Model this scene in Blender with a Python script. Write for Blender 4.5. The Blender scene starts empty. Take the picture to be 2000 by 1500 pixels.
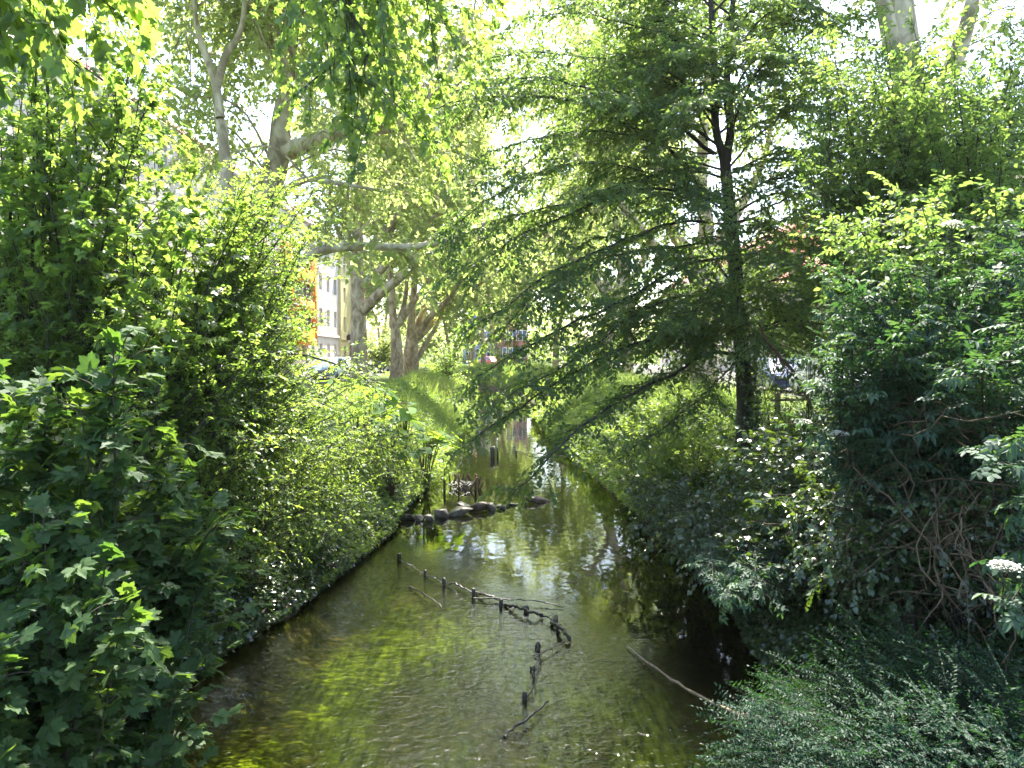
import bpy, bmesh, math
import numpy as np
R = math.radians
sc = bpy.context.scene
col = sc.collection

# ------------------------------------------------------------------ camera, world, sun, exposure
F, CX, CY = 1455.0, 1000.0, 750.0          # focal length in pixels of the 2000 x 1500 photograph
CAM = np.array([0.0, 0.0, 3.6])
PITCH = R(2.17)
cd = bpy.data.cameras.new('camera'); cam = bpy.data.objects.new('camera', cd); col.objects.link(cam)
cam.location = CAM; cam.rotation_euler = (math.pi/2 - PITCH, 0, 0)
cd.sensor_width = 36.0; cd.lens = 36.0*F/2000.0; cd.clip_start = 0.05; cd.clip_end = 2000
sc.camera = cam
SUN_EL, SUN_AZ = R(57), R(10)              # azimuth from the viewing direction towards the right bank
w = bpy.data.worlds.new('World'); sc.world = w; w.use_nodes = True
wn = w.node_tree; sky = wn.nodes.new('ShaderNodeTexSky'); sky.sky_type = 'NISHITA'; sky.sun_disc = False
sky.sun_elevation = SUN_EL; sky.sun_rotation = SUN_AZ; sky.dust_density = 2.0
wn.nodes['Background'].inputs[1].default_value = 0.14
wn.links.new(sky.outputs[0], wn.nodes['Background'].inputs[0])
ld = bpy.data.lights.new('sun', 'SUN'); lo = bpy.data.objects.new('sun', ld); col.objects.link(lo)
ld.energy = 5.0; ld.angle = R(0.5); ld.color = (1.0, 0.94, 0.84)
lo.rotation_euler = (math.pi/2 - SUN_EL, 0, math.pi - SUN_AZ); lo.location = (5, 5, 30)
sc.view_settings.view_transform = 'Standard'; sc.view_settings.look = 'None'
sc.view_settings.exposure = 2.5; sc.view_settings.gamma = 1.0
cy = sc.cycles
cy.max_bounces = 8; cy.diffuse_bounces = 4; cy.glossy_bounces = 3; cy.transmission_bounces = 5
cy.transparent_max_bounces = 8; cy.sample_clamp_indirect = 6.0; cy.caustics_reflective = False
cy.use_denoising = True; cy.denoiser = 'OPENIMAGEDENOISE'; cy.denoising_input_passes = 'RGB_ALBEDO_NORMAL'

# ------------------------------------------------------------------ helpers
def P(u, v, D):
    """world point on the ray of photo pixel (u, v) at distance D along y"""
    a = (u-CX)/F; b = (CY-v)/F
    d = np.array([a, math.cos(PITCH)+b*math.sin(PITCH), -math.sin(PITCH)+b*math.cos(PITCH)])
    return CAM + d*(D/d[1])
def W(u, v, z=0.0):
    a = (u-CX)/F; b = (CY-v)/F
    d = np.array([a, math.cos(PITCH)+b*math.sin(PITCH), -math.sin(PITCH)+b*math.cos(PITCH)])
    return CAM + d*((z-CAM[2])/d[2])
def nrm(a):
    return a/np.maximum(np.linalg.norm(a, axis=-1, keepdims=True), 1e-9)
UP = np.array([0., 0., 1.])

def tag(o, label=None, cat=None, group=None, kind=None):
    if label: o['label'] = label
    if cat: o['category'] = cat
    if group: o['group'] = group
    if kind: o['kind'] = kind
    return o
def empty(name, loc):
    o = bpy.data.objects.new(name, None); col.objects.link(o); o.location = loc; o.empty_display_size = .1
    return o
def mesh_np(name, V, loops, starts, mat, parent=None, rnd=None, smooth=False, midx=None):
    me = bpy.data.meshes.new(name)
    V = np.ascontiguousarray(V, dtype=np.float32)
    me.vertices.add(len(V)); me.vertices.foreach_set('co', V.ravel())
    me.loops.add(len(loops)); me.loops.foreach_set('vertex_index', np.ascontiguousarray(loops, dtype=np.int32))
    me.polygons.add(len(starts)); me.polygons.foreach_set('loop_start', np.ascontiguousarray(starts, dtype=np.int32))
    if smooth: me.polygons.foreach_set('use_smooth', np.ones(len(starts), dtype=bool))
    for m in (mat if isinstance(mat, (list, tuple)) else [mat]): me.materials.append(m)
    if midx is not None: me.polygons.foreach_set('material_index', np.ascontiguousarray(midx, dtype=np.int32))
    if rnd is not None:
        a = me.attributes.new('rnd', 'FLOAT', 'POINT'); a.data.foreach_set('value', np.ascontiguousarray(rnd, dtype=np.float32))
    me.update(calc_edges=True)
    o = bpy.data.objects.new(name, me); col.objects.link(o)
    if parent is not None:
        o.parent = parent; o.location = -np.array(parent.location)   # verts are in world space
    return o
class MB:
    """collects boxes, tubes and polygons into one mesh"""
    def __init__(s): s.v = []; s.l = []; s.st = []; s.n = 0; s.nl = 0; s.mi = []
    def poly(s, V, faces, mi=0):
        V = np.asarray(V, float)
        for f in faces:
            s.st.append(s.nl); s.l.extend([s.n+i for i in f]); s.nl += len(f); s.mi.append(mi)
        s.v.append(V); s.n += len(V)
    def box(s, lo, hi, mi=0):
        x0, y0, z0 = lo; x1, y1, z1 = hi
        s.poly([(x0,y0,z0),(x1,y0,z0),(x1,y1,z0),(x0,y1,z0),(x0,y0,z1),(x1,y0,z1),(x1,y1,z1),(x0,y1,z1)],
               [(3,2,1,0),(4,5,6,7),(0,1,5,4),(1,2,6,5),(2,3,7,6),(3,0,4,7)], mi)
    def tube(s, pts, rad, sides=6, mi=0, cap=True):
        pts = np.asarray(pts, float); n = len(pts)
        rad = np.broadcast_to(np.asarray(rad, float), (n,))
        t = np.gradient(pts, axis=0); t = nrm(t)
        m = nrm(t.mean(0)); ref = np.array([1.,0,0]) if abs(m[0]) < .6 else np.array([0,1.,0])
        u = nrm(np.cross(t, ref)); w_ = np.cross(t, u)
        a = np.arange(sides)*2*math.pi/sides
        V = pts[:,None]+rad[:,None,None]*(np.cos(a)[None,:,None]*u[:,None]+np.sin(a)[None,:,None]*w_[:,None])
        fs = [(i*sides+j, i*sides+(j+1) % sides, (i+1)*sides+(j+1) % sides, (i+1)*sides+j) for i in range(n-1) for j in range(sides)]
        if cap: fs += [tuple(range(sides-1, -1, -1)), tuple((n-1)*sides+j for j in range(sides))]
        s.poly(V.reshape(-1,3), fs, mi)
    def build(s, name, mat, parent=None, smooth=False):
        return mesh_np(name, np.concatenate(s.v), np.array(s.l), np.array(s.st), mat, parent, smooth=smooth, midx=np.array(s.mi))

# ------------------------------------------------------------------ materials
def mat_new(name):
    m = bpy.data.materials.new(name); m.use_nodes = True
    t = m.node_tree; t.nodes.clear(); out = t.nodes.new('ShaderNodeOutputMaterial')
    return m, t, out
def ramp(t, stops):
    r = t.nodes.new('ShaderNodeValToRGB'); e = r.color_ramp.elements
    while len(e) < len(stops): e.new(.5)
    for i, (p, c) in enumerate(stops): e[i].position = p; e[i].color = (*c, 1)
    return r
def leaf_mat(name, cols, tcols, mix=.45, rough=.42, spec=.5):
    m, t, out = mat_new(name)
    at = t.nodes.new('ShaderNodeAttribute'); at.attribute_name = 'rnd'
    n = len(cols)
    r1 = ramp(t, [(i/(n-1), c) for i, c in enumerate(cols)]); r2 = ramp(t, [(i/(n-1), c) for i, c in enumerate(tcols)])
    p = t.nodes.new('ShaderNodeBsdfPrincipled'); tr = t.nodes.new('ShaderNodeBsdfTranslucent'); mx = t.nodes.new('ShaderNodeMixShader')
    p.inputs['Roughness'].default_value = rough; p.inputs['Specular IOR Level'].default_value = spec
    L = t.links.new
    L(at.outputs['Fac'], r1.inputs[0]); L(at.outputs['Fac'], r2.inputs[0])
    L(r1.outputs[0], p.inputs['Base Color']); L(r2.outputs[0], tr.inputs['Color'])
    mx.inputs[0].default_value = mix; L(p.outputs[0], mx.inputs[1]); L(tr.outputs[0], mx.inputs[2]); L(mx.outputs[0], out.inputs[0])
    return m
def noise_mat(name, stops, scale=5., rough=.8, bump=.3, stretch=(1,1,1), detail=6., spec=.3):
    m, t, out = mat_new(name); L = t.links.new
    tc = t.nodes.new('ShaderNodeTexCoord'); mp = t.nodes.new('ShaderNodeMapping'); mp.inputs['Scale'].default_value = stretch
    nz = t.nodes.new('ShaderNodeTexNoise'); nz.inputs['Scale'].default_value = scale; nz.inputs['Detail'].default_value = detail
    rp = ramp(t, stops); p = t.nodes.new('ShaderNodeBsdfPrincipled'); p.inputs['Roughness'].default_value = rough
    p.inputs['Specular IOR Level'].default_value = spec
    bp = t.nodes.new('ShaderNodeBump'); bp.inputs['Strength'].default_value = bump; bp.inputs['Distance'].default_value = .03
    L(tc.outputs['Object'], mp.inputs[0]); L(mp.outputs[0], nz.inputs[0]); L(nz.outputs[0], rp.inputs[0]); L(rp.outputs[0], p.inputs['Base Color'])
    L(nz.outputs[0], bp.inputs['Height']); L(bp.outputs[0], p.inputs['Normal']); L(p.outputs[0], out.inputs[0])
    return m
def plain(name, c, rough=.5, metal=0., spec=.5):
    return noise_mat(name, [(.3, tuple(x*.88 for x in c)), (.7, tuple(min(1, x*1.1) for x in c))], 9., rough, .02, spec=spec) if not metal else plain_metal(name, c, rough)
def plain_metal(name, c, rough):
    m, t, out = mat_new(name); p = t.nodes.new('ShaderNodeBsdfPrincipled'); p.inputs['Base Color'].default_value = (*c, 1)
    p.inputs['Metallic'].default_value = 1; p.inputs['Roughness'].default_value = rough; t.links.new(p.outputs[0], out.inputs[0]); return m

M = {}
M['hornbeam'] = leaf_mat('hornbeam leaf', [(.028,.058,.022), (.042,.080,.026), (.060,.104,.032)], [(.17,.31,.05), (.28,.44,.07), (.46,.60,.11)], .45, .5, .35)
M['field'] = leaf_mat('field maple leaf', [(.034,.068,.020), (.052,.098,.025), (.078,.128,.032)], [(.20,.36,.05), (.32,.49,.065), (.50,.64,.10)], .5, .45)
M['maple'] = leaf_mat('sycamore leaf', [(.024,.052,.020), (.036,.074,.026), (.060,.108,.034)], [(.09,.21,.025), (.15,.28,.028), (.24,.37,.035)], .36, .6, .22)
M['plane'] = leaf_mat('plane leaf', [(.060,.110,.028), (.085,.145,.034), (.120,.180,.045)], [(.40,.53,.12), (.52,.64,.17), (.66,.74,.26)], .56, .5, .35)
M['elder'] = leaf_mat('elder leaf', [(.022,.054,.034), (.032,.070,.042), (.046,.088,.046)], [(.06,.16,.03), (.09,.20,.035), (.16,.28,.04)], .3, .6, .3)
M['ivy'] = leaf_mat('ivy leaf', [(.020,.042,.015), (.030,.060,.019), (.046,.080,.024)], [(.09,.18,.015), (.15,.25,.02), (.22,.33,.03)], .25, .28, .7)
M['herb'] = leaf_mat('nettle leaf', [(.044,.086,.024), (.066,.118,.03), (.096,.156,.036)], [(.27,.44,.05), (.40,.56,.07), (.54,.67,.10)], .45, .5)
M['grass'] = leaf_mat('grass blade', [(.05,.11,.03), (.08,.15,.04), (.13,.19,.055)], [(.26,.44,.05), (.38,.54,.08), (.5,.6,.12)], .45, .5)
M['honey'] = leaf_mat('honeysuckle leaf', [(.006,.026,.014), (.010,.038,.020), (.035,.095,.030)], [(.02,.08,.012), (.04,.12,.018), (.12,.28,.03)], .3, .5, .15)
M['butterbur'] = leaf_mat('butterbur leaf', [(.05,.11,.03), (.07,.14,.035), (.10,.18,.045)], [(.22,.42,.03), (.34,.52,.04), (.46,.6,.06)], .4, .7, .15)
M['flower'] = leaf_mat('elder flower', [(.55,.56,.45), (.66,.67,.58), (.75,.76,.70)], [(.5,.5,.4), (.6,.6,.5), (.7,.7,.6)], .3, .7)
M['bark_dark'] = noise_mat('dark bark', [(.3, (.018,.016,.012)), (.55, (.045,.040,.030)), (.75, (.075,.075,.05))], 8, .85, .6, (1,1,.25))
M['bark_twig'] = noise_mat('twig bark', [(.3, (.02,.016,.012)), (.7, (.05,.04,.028))], 12, .8, .2)
def plane_bark():
    m, t, out = mat_new('plane bark'); L = t.links.new
    tc = t.nodes.new('ShaderNodeTexCoord'); mp = t.nodes.new('ShaderNodeMapping'); mp.inputs['Scale'].default_value = (1,1,.55)
    v = t.nodes.new('ShaderNodeTexNoise'); v.inputs['Scale'].default_value = 3.2; v.inputs['Detail'].default_value = 3.; v.inputs['Distortion'].default_value = .8
    rp = ramp(t, [(.36, (.20,.16,.09)), (.45, (.30,.24,.145)), (.52, (.40,.33,.21)), (.62, (.52,.45,.31))]); rp.color_ramp.interpolation = 'LINEAR'
    fl = t.nodes.new('ShaderNodeTexNoise'); fl.inputs['Scale'].default_value = 9.; fl.inputs['Detail'].default_value = 6.
    r2 = ramp(t, [(.35, (.15,.095,.065)), (.6, (.28,.195,.135)), (.75, (.38,.30,.22))])
    sx = t.nodes.new('ShaderNodeSeparateXYZ'); mr = t.nodes.new('ShaderNodeMapRange')
    mr.inputs[1].default_value = 3.5; mr.inputs[2].default_value = 7.0; mr.inputs[3].default_value = 0.; mr.inputs[4].default_value = 1.
    ad = t.nodes.new('ShaderNodeMath'); ad.operation = 'MULTIPLY_ADD'; ad.inputs[1].default_value = 4.
    mx = t.nodes.new('ShaderNodeMix'); mx.data_type = 'RGBA'
    p = t.nodes.new('ShaderNodeBsdfPrincipled'); p.inputs['Roughness'].default_value = .75
    bp = t.nodes.new('ShaderNodeBump'); bp.inputs['Strength'].default_value = .5; bp.inputs['Distance'].default_value = .03
    L(tc.outputs['Object'], mp.inputs[0]); L(mp.outputs[0], v.inputs[0]); L(v.outputs[0], rp.inputs[0]); L(mp.outputs[0], fl.inputs[0]); L(fl.outputs[0], r2.inputs[0])
    L(tc.outputs['Object'], sx.inputs[0]); L(fl.outputs[0], ad.inputs[0]); L(sx.outputs[2], ad.inputs[2]); L(ad.outputs[0], mr.inputs[0])
    L(mr.outputs[0], mx.inputs[0]); L(r2.outputs[0], mx.inputs[6]); L(rp.outputs[0], mx.inputs[7]); L(mx.outputs[2], p.inputs['Base Color'])
    L(fl.outputs[0], bp.inputs['Height']); L(bp.outputs[0], p.inputs['Normal']); L(p.outputs[0], out.inputs[0]); return m
M['bark_plane'] = plane_bark()
M['deadwood'] = noise_mat('dead twig', [(.3, (.05,.035,.02)), (.7, (.16,.115,.07))], 10, .85, .2)
M['wet_wood'] = noise_mat('wet black wood', [(.3, (.008,.007,.006)), (.7, (.03,.024,.018))], 14, .4, .5, (1,1,.3), spec=.6)
M['pale_wood'] = noise_mat('pale wood', [(.3, (.10,.075,.05)), (.7, (.26,.20,.13))], 14, .7, .3, (1,1,.3))
M['stone'] = noise_mat('wet stone', [(.3, (.03,.028,.018)), (.5, (.075,.068,.048)), (.68, (.15,.135,.10))], 6, .5, .9)
M['red_stone'] = noise_mat('reddish stone', [(.3, (.04,.025,.018)), (.5, (.11,.07,.052)), (.68, (.20,.15,.12))], 6, .5, .8)
M['soil'] = noise_mat('bank soil', [(.3, (.018,.014,.009)), (.5, (.045,.034,.022)), (.7, (.09,.07,.045))], 3.5, .95, .8)
M['asphalt'] = noise_mat('asphalt', [(.3, (.04,.04,.04)), (.7, (.065,.063,.06))], 30, .9, .2)
M['paving'] = noise_mat('paving', [(.3, (.2,.18,.16)), (.7, (.3,.28,.25))], 4, .9, .2)

# ------------------------------------------------------------------ leaf shapes: x along the leaf, y across, z out of the blade
def fan(pts): return [(0, i, i+1) for i in range(1, len(pts)-1)]
def polar(a_r, droop=.25):
    V = [(0,0,0)]
    for a, r in a_r:
        x, y = r*math.cos(R(a)), r*math.sin(R(a)); V.append((x, y, -droop*r*r*(.6+.4*math.cos(R(a)))+.06*abs(math.sin(R(a*2)))))
    return np.array(V), fan(V)
OV = (np.array([(0,0,0),(.35,.27,.05),(.35,-.27,.05),(.75,.2,.02),(.75,-.2,.02),(1,0,-.08)]), [(0,5,3,1),(0,2,4,5)])
KITE = (np.array([(0,0,0),(.45,.34,.05),(.45,-.34,.05),(1,0,-.05)]), [(0,3,1),(0,2,3)])
half = [(0,1.),(8,.84),(14,.80),(25,.62),(37,.80),(42,.78),(50,.92),(58,.76),(68,.70),(80,.54),(96,.62),(108,.66),(124,.46),(142,.42),(165,.3)]
MAPLE = polar([(-a, r) for a, r in half[:0:-1]]+half)
MAPLE += (np.array([.3]+[{0:.34, 50:.30, 108:.22}.get(abs(a), -.08) for a, r in [(-a, r) for a, r in half[:0:-1]]+half]),)
half2 = [(0,1.),(24,.58),(50,.88),(78,.5),(108,.58),(150,.3)]
MAPLE_S = polar([(-a, r) for a, r in half2[:0:-1]]+half2)
half3 = [(0,1.),(22,.82),(45,.74),(70,.8),(100,.78),(130,.72),(158,.6)]
ROUND = polar([(-a, r) for a, r in half3[:0:-1]]+half3, -.1)
def compound():
    V = []; Fc = []
    for x0, a, s in ((.58,0,.46),(.50,62,.40),(.50,-62,.40),(.22,68,.36),(.22,-68,.36)):
        c, s_ = math.cos(R(a)), math.sin(R(a)); n = len(V)
        for x, y, z in OV[0]:
            x, y = x*s, y*s*1.05; V.append((x0+x*c-y*s_, x*s_+y*c, z*s-.12*(x*x)/.2))
        Fc += [tuple(i+n for i in f) for f in OV[1]]
    V = np.array(V); V[:,2] -= .12*V[:,0]**2
    return V, Fc
ELDER = compound()
TRI = (np.array([(0,0,0),(.1,.42,.04),(.45,.40,.05),(.1,-.42,.04),(.45,-.40,.05),(1,0,-.05)]), [(0,5,2,1),(0,3,4,5)])
def leaf_mesh(name, T, pos, ax, nr, size, rnd, mat, parent=None):
    tv, tf = T[:2]; tv = np.asarray(tv); N = len(pos); rib = T[2] if len(T) > 2 else np.zeros(len(tv))
    ax = nrm(ax); sd = nrm(np.cross(nr, ax)); nn = np.cross(ax, sd)
    g = np.random.default_rng(N); cf = g.uniform(-.4, 2.6, N)[:,None,None]; wf = g.uniform(.8, 1.12, N)[:,None,None]
    V = pos[:,None]+size[:,None,None]*(tv[None,:,0,None]*ax[:,None]+wf*tv[None,:,1,None]*sd[:,None]+cf*tv[None,:,2,None]*nn[:,None])
    k = len(tv); fl = np.concatenate([np.array(f) for f in tf]); cnt = np.array([len(f) for f in tf])
    loops = (fl[None]+(np.arange(N)*k)[:,None]).ravel()
    st = np.concatenate([[0], np.cumsum(cnt)[:-1]]); starts = (st[None]+(np.arange(N)*len(fl))[:,None]).ravel()
    return mesh_np(name, V.reshape(-1,3), loops, starts, mat, parent, np.clip(np.repeat(rnd, k)+np.tile(rib, N)+(g.normal(0, .10, N*k) if k < 30 else 0), 0, 1))

# ------------------------------------------------------------------ growing
def spl(ctrl, n=12):
    c = np.asarray(ctrl, float); c = np.vstack([2*c[0]-c[1], c, 2*c[-1]-c[-2]])
    m = len(c)-3; out = []
    for q in np.linspace(0, m-1e-6, n):
        i = int(q); t = q-i; p0, p1, p2, p3 = c[i:i+4]
        out.append(.5*(2*p1+(p2-p0)*t+(2*p0-5*p1+4*p2-p3)*t*t+(3*p1-p0-3*p2+p3)*t**3))
    return np.array(out)
def at_s(pts, s):
    seg = np.linalg.norm(np.diff(pts, axis=0), axis=1); cum = np.concatenate([[0], np.cumsum(seg)]); L = cum[-1]
    q = np.clip(s, 0, 1)*L; i = np.clip(np.searchsorted(cum, q, 'right')-1, 0, len(seg)-1)
    f = ((q-cum[i])/np.maximum(seg[i], 1e-9))[:,None]
    return pts[i]*(1-f)+pts[i+1]*f, nrm(pts[i+1]-pts[i]), L
class Plant:
    def __init__(s, seed): s.rng = np.random.default_rng(seed); s.br = []; s.tw = []; s.lats = []
    def limb(s, pts, r0, r1, sides=6):
        s.br.append((np.asarray(pts), np.linspace(r0, r1, len(pts)), sides)); return np.asarray(pts)
    def laterals(s, pts, r, step=.3, L0=1.2, s0=.25, flat=.85, ang=58, droop=.12, taper=.6, wig=.08, n=6, sides=4, keep=True):
        rng = s.rng; _, _, L = at_s(pts, np.array([0.])); m = max(2, int(L*(1-s0)/step))
        sv = np.linspace(s0, .98, m)+rng.uniform(-.4, .4, m)*(1-s0)/m
        p, t, _ = at_s(pts, sv); out = []
        sg = np.where(np.arange(m) % 2 == 0, 1, -1)*rng.choice([1, 1, 1, -1], m)
        for i in range(m):
            hor = np.cross(t[i], UP); hl = np.linalg.norm(hor)
            if hl < .25: a = rng.uniform(0, 6.28); hor = np.array([math.cos(a), math.sin(a), 0])
            hor = nrm(hor); oth = np.cross(hor, t[i]); ph = rng.normal(0, (1-flat)*1.8)
            sd = hor*sg[i]*math.cos(ph)+oth*math.sin(ph)
            a = R(ang+rng.normal(0, 10)); d = nrm(t[i]*math.cos(a)+sd*math.sin(a))
            Lb = L0*(1-taper*max(0, sv[i]-s0)/(1-s0))*rng.uniform(.65, 1.2)
            q = [p[i]]
            for k in range(n):
                d = nrm(d+rng.normal(0, wig, 3)-UP*droop*(k+1)/n); q.append(q[-1]+d*Lb/n)
            q = np.array(q); s.br.append((q, np.linspace(r*(1-.6*sv[i]), r*.25, n+1), sides)); out.append(q)
        if keep: s.lats += out
        return out
    def twigs(s, pts, step=.09, L=.35, s0=.15, flat=.85, ang=50, Ltap=.5):
        rng = s.rng; _, _, LL = at_s(pts, np.array([0.])); m = max(2, int(LL*(1-s0)/step))
        sv = np.linspace(s0, 1, m); p, t, _ = at_s(pts, sv)
        hor = np.cross(t, UP); bad = np.linalg.norm(hor, axis=1) < .3; hor[bad] = nrm(rng.normal(0, 1, (bad.sum(), 3)))
        hor = nrm(hor); oth = np.cross(hor, t); ph = rng.normal(0, (1-flat)*2, m); sg = np.where(np.arange(m) % 2 == 0, 1, -1)
        sd = hor*(sg*np.cos(ph))[:,None]+oth*np.sin(ph)[:,None]
        a = R(1)*rng.normal(ang, 9, m); a[-1] = 0
        D = nrm(t*np.cos(a)[:,None]+sd*np.sin(a)[:,None]); N = nrm(oth+rng.normal(0, .25, (m, 3)))
        s.tw.append((p, D, N, L*(1-Ltap*sv)*rng.uniform(.6, 1.2, m), np.full(m, rng.uniform())))
    def wood(s, name, mat, parent, twig_r=.004, with_twigs=True):
        b = MB()
        for pts, r, sd in s.br: b.tube(pts, r, sd, cap=False)
        o_v = np.concatenate(b.v); l = np.array(b.l); st = np.array(b.st)
        if with_twigs and s.tw:
            S, D, N, L, _ = [np.concatenate(x) for x in zip(*s.tw)]
            sdv = nrm(np.cross(D, N)); N2 = np.cross(sdv, D); T = len(S)
            q = [S+twig_r*(math.cos(a)*sdv+math.sin(a)*N2) for a in (0, 2.09, 4.19)]+[S+D*L[:,None]-UP*(.08*L[:,None])]
            V = np.stack(q, 1).reshape(-1, 3); f = np.array([0,1,3,1,2,3,2,0,3])
            l2 = (f[None]+(np.arange(T)*4)[:,None]).ravel()+len(o_v)
            s2 = np.arange(T*3)*3+len(l); o_v = np.vstack([o_v, V]); l = np.concatenate([l, l2]); st = np.concatenate([st, s2])
        return mesh_np(name, o_v, l, st, mat, parent, smooth=True)
    def leaves(s, name, T, mat, parent, m=8, size=.06, ang=52, droop=.2, jit=.3, upb=.4, opposite=False, t0=.12, keep=1.0, clip=None):
        rng = s.rng
        S, D, N, L, c = [np.concatenate(x) for x in zip(*s.tw)]; n = len(S)
        t = np.linspace(t0, 1, m); sg = np.where(np.arange(m) % 2 == 0, 1., -1.)
        if opposite: t = np.repeat(np.linspace(t0, 1, (m+1)//2), 2)[:m]
        a = np.full(m, R(ang)); a[-1] = R(8)
        side = nrm(np.cross(N, D))
        ax = D[:,None]*np.cos(a)[None,:,None]+side[:,None]*(sg*np.sin(a))[None,:,None]
        ax = ax+rng.normal(0, jit*.7, (n, m, 3)); ax[:,:,2] -= droop
        pos = S[:,None]+D[:,None]*(L[:,None]*t[None])[:,:,None]; pos[:,:,2] -= .08*L[:,None]*t[None]**2
        nr = N[:,None]+rng.normal(0, jit*1.25, (n, m, 3)); nr[:,:,2] = np.abs(nr[:,:,2])+upb
        sz = size*rng.uniform(.5, 1.2, (n, m)); rnd = .55*c[:,None]+.45*rng.uniform(0, 1, (n, m))
        pos, ax, nr, sz, rnd = pos.reshape(-1,3), ax.reshape(-1,3), nr.reshape(-1,3), sz.ravel(), rnd.ravel()
        if keep < 1:
            k = rng.uniform(size=len(pos)) < keep; pos, ax, nr, sz, rnd = pos[k], ax[k], nr[k], sz[k], rnd[k]
        if clip is not None:
            k = clip(pos); pos, ax, nr, sz, rnd = pos[k], ax[k], nr[k], sz[k], rnd[k]
        global NLEAF; NLEAF += len(pos)
        return leaf_mesh(name, T, pos, ax, nr, sz, rnd, mat, parent)
NLEAF = 0
def boxpts(rng, b, n):
    u0, v0, u1, v1, d0, d1 = b; q = rng.uniform(0, 1, (n, 3))
    return np.array([P(u0+(u1-u0)*x, v0+(v1-v0)*y, d0+(d1-d0)*z) for x, y, z in q])

# ------------------------------------------------------------------ ground, bed, water, streets
YT = np.array([-20, 4, 6.67, 8.66, 10.4, 12.9, 14.75, 17.2, 20.5, 24.4, 28.3, 36, 50, 66, 80, 95, 110, 400])
XL = np.array([-3.9,-3.9,-3.8,-3.5,-3.1,-2.75,-2.55,-2.6,-2.35,-2.35,-2.4,-2.45,-2.6,-3.4,-6.5,-13,-24,-230.])
YR = np.array([-20, 4, 6.67, 8.66, 11.5, 12.9, 14.75, 17.2, 20.5, 25.5, 31.7, 50, 66, 80, 95, 110, 400])
XR = np.array([2.8,2.8,2.8,2.95,3.25,3.35,3.1,2.85,2.6,2.25,1.8,1.4,.4,-2.6,-9,-20,-226.])
_hn = np.random.default_rng(3).uniform(0, 6.28, (10, 2)); _hk = np.random.default_rng(4).normal(0, 1, (10, 2))
def bumpy(x, y, f=1.):
    s = 0
    for i in range(10): s = s+np.sin(_hk[i,0]*x*f+_hk[i,1]*y*f+_hn[i,0])
    return s/10
def ground(x, y):
    xl = np.interp(y, YT, XL)+.16*bumpy(y*3.4, y*.3, 1.3); xr = np.interp(y, YR, XR)+.16*bumpy(y*.7+9, y*3.4, 1.2)
    d = np.maximum(xl-x, x-xr)
    sm = lambda t: np.clip(t, 0, 1)**2*(3-2*np.clip(t, 0, 1))
    bank = .22*sm(d/.18)+1.78*sm((d+.1)/3.6)
    bed = -.38*sm(-d/.7)+.07*bumpy(x, y, 2.)
    z = np.where(d > 0, bank+.10*bumpy(x, y, 1.1)*sm(d/1.)*(np.abs(x) < 8), bed*sm(-d/.25))
    return z
def sheet(name, xs, ys, zf, mat, smooth=True):
    X, Y = np.meshgrid(xs, ys); Z = zf(X, Y); V = np.stack([X, Y, Z], -1).reshape(-1, 3); nx, ny = len(xs), len(ys)
    i = (np.arange(ny-1)[:,None]*nx+np.arange(nx-1)[None]).ravel()
    l = np.stack([i, i+1, i+nx+1, i+nx], 1).ravel()
    return mesh_np(name, V, l, np.arange(len(i))*4, mat, smooth=smooth)
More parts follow.
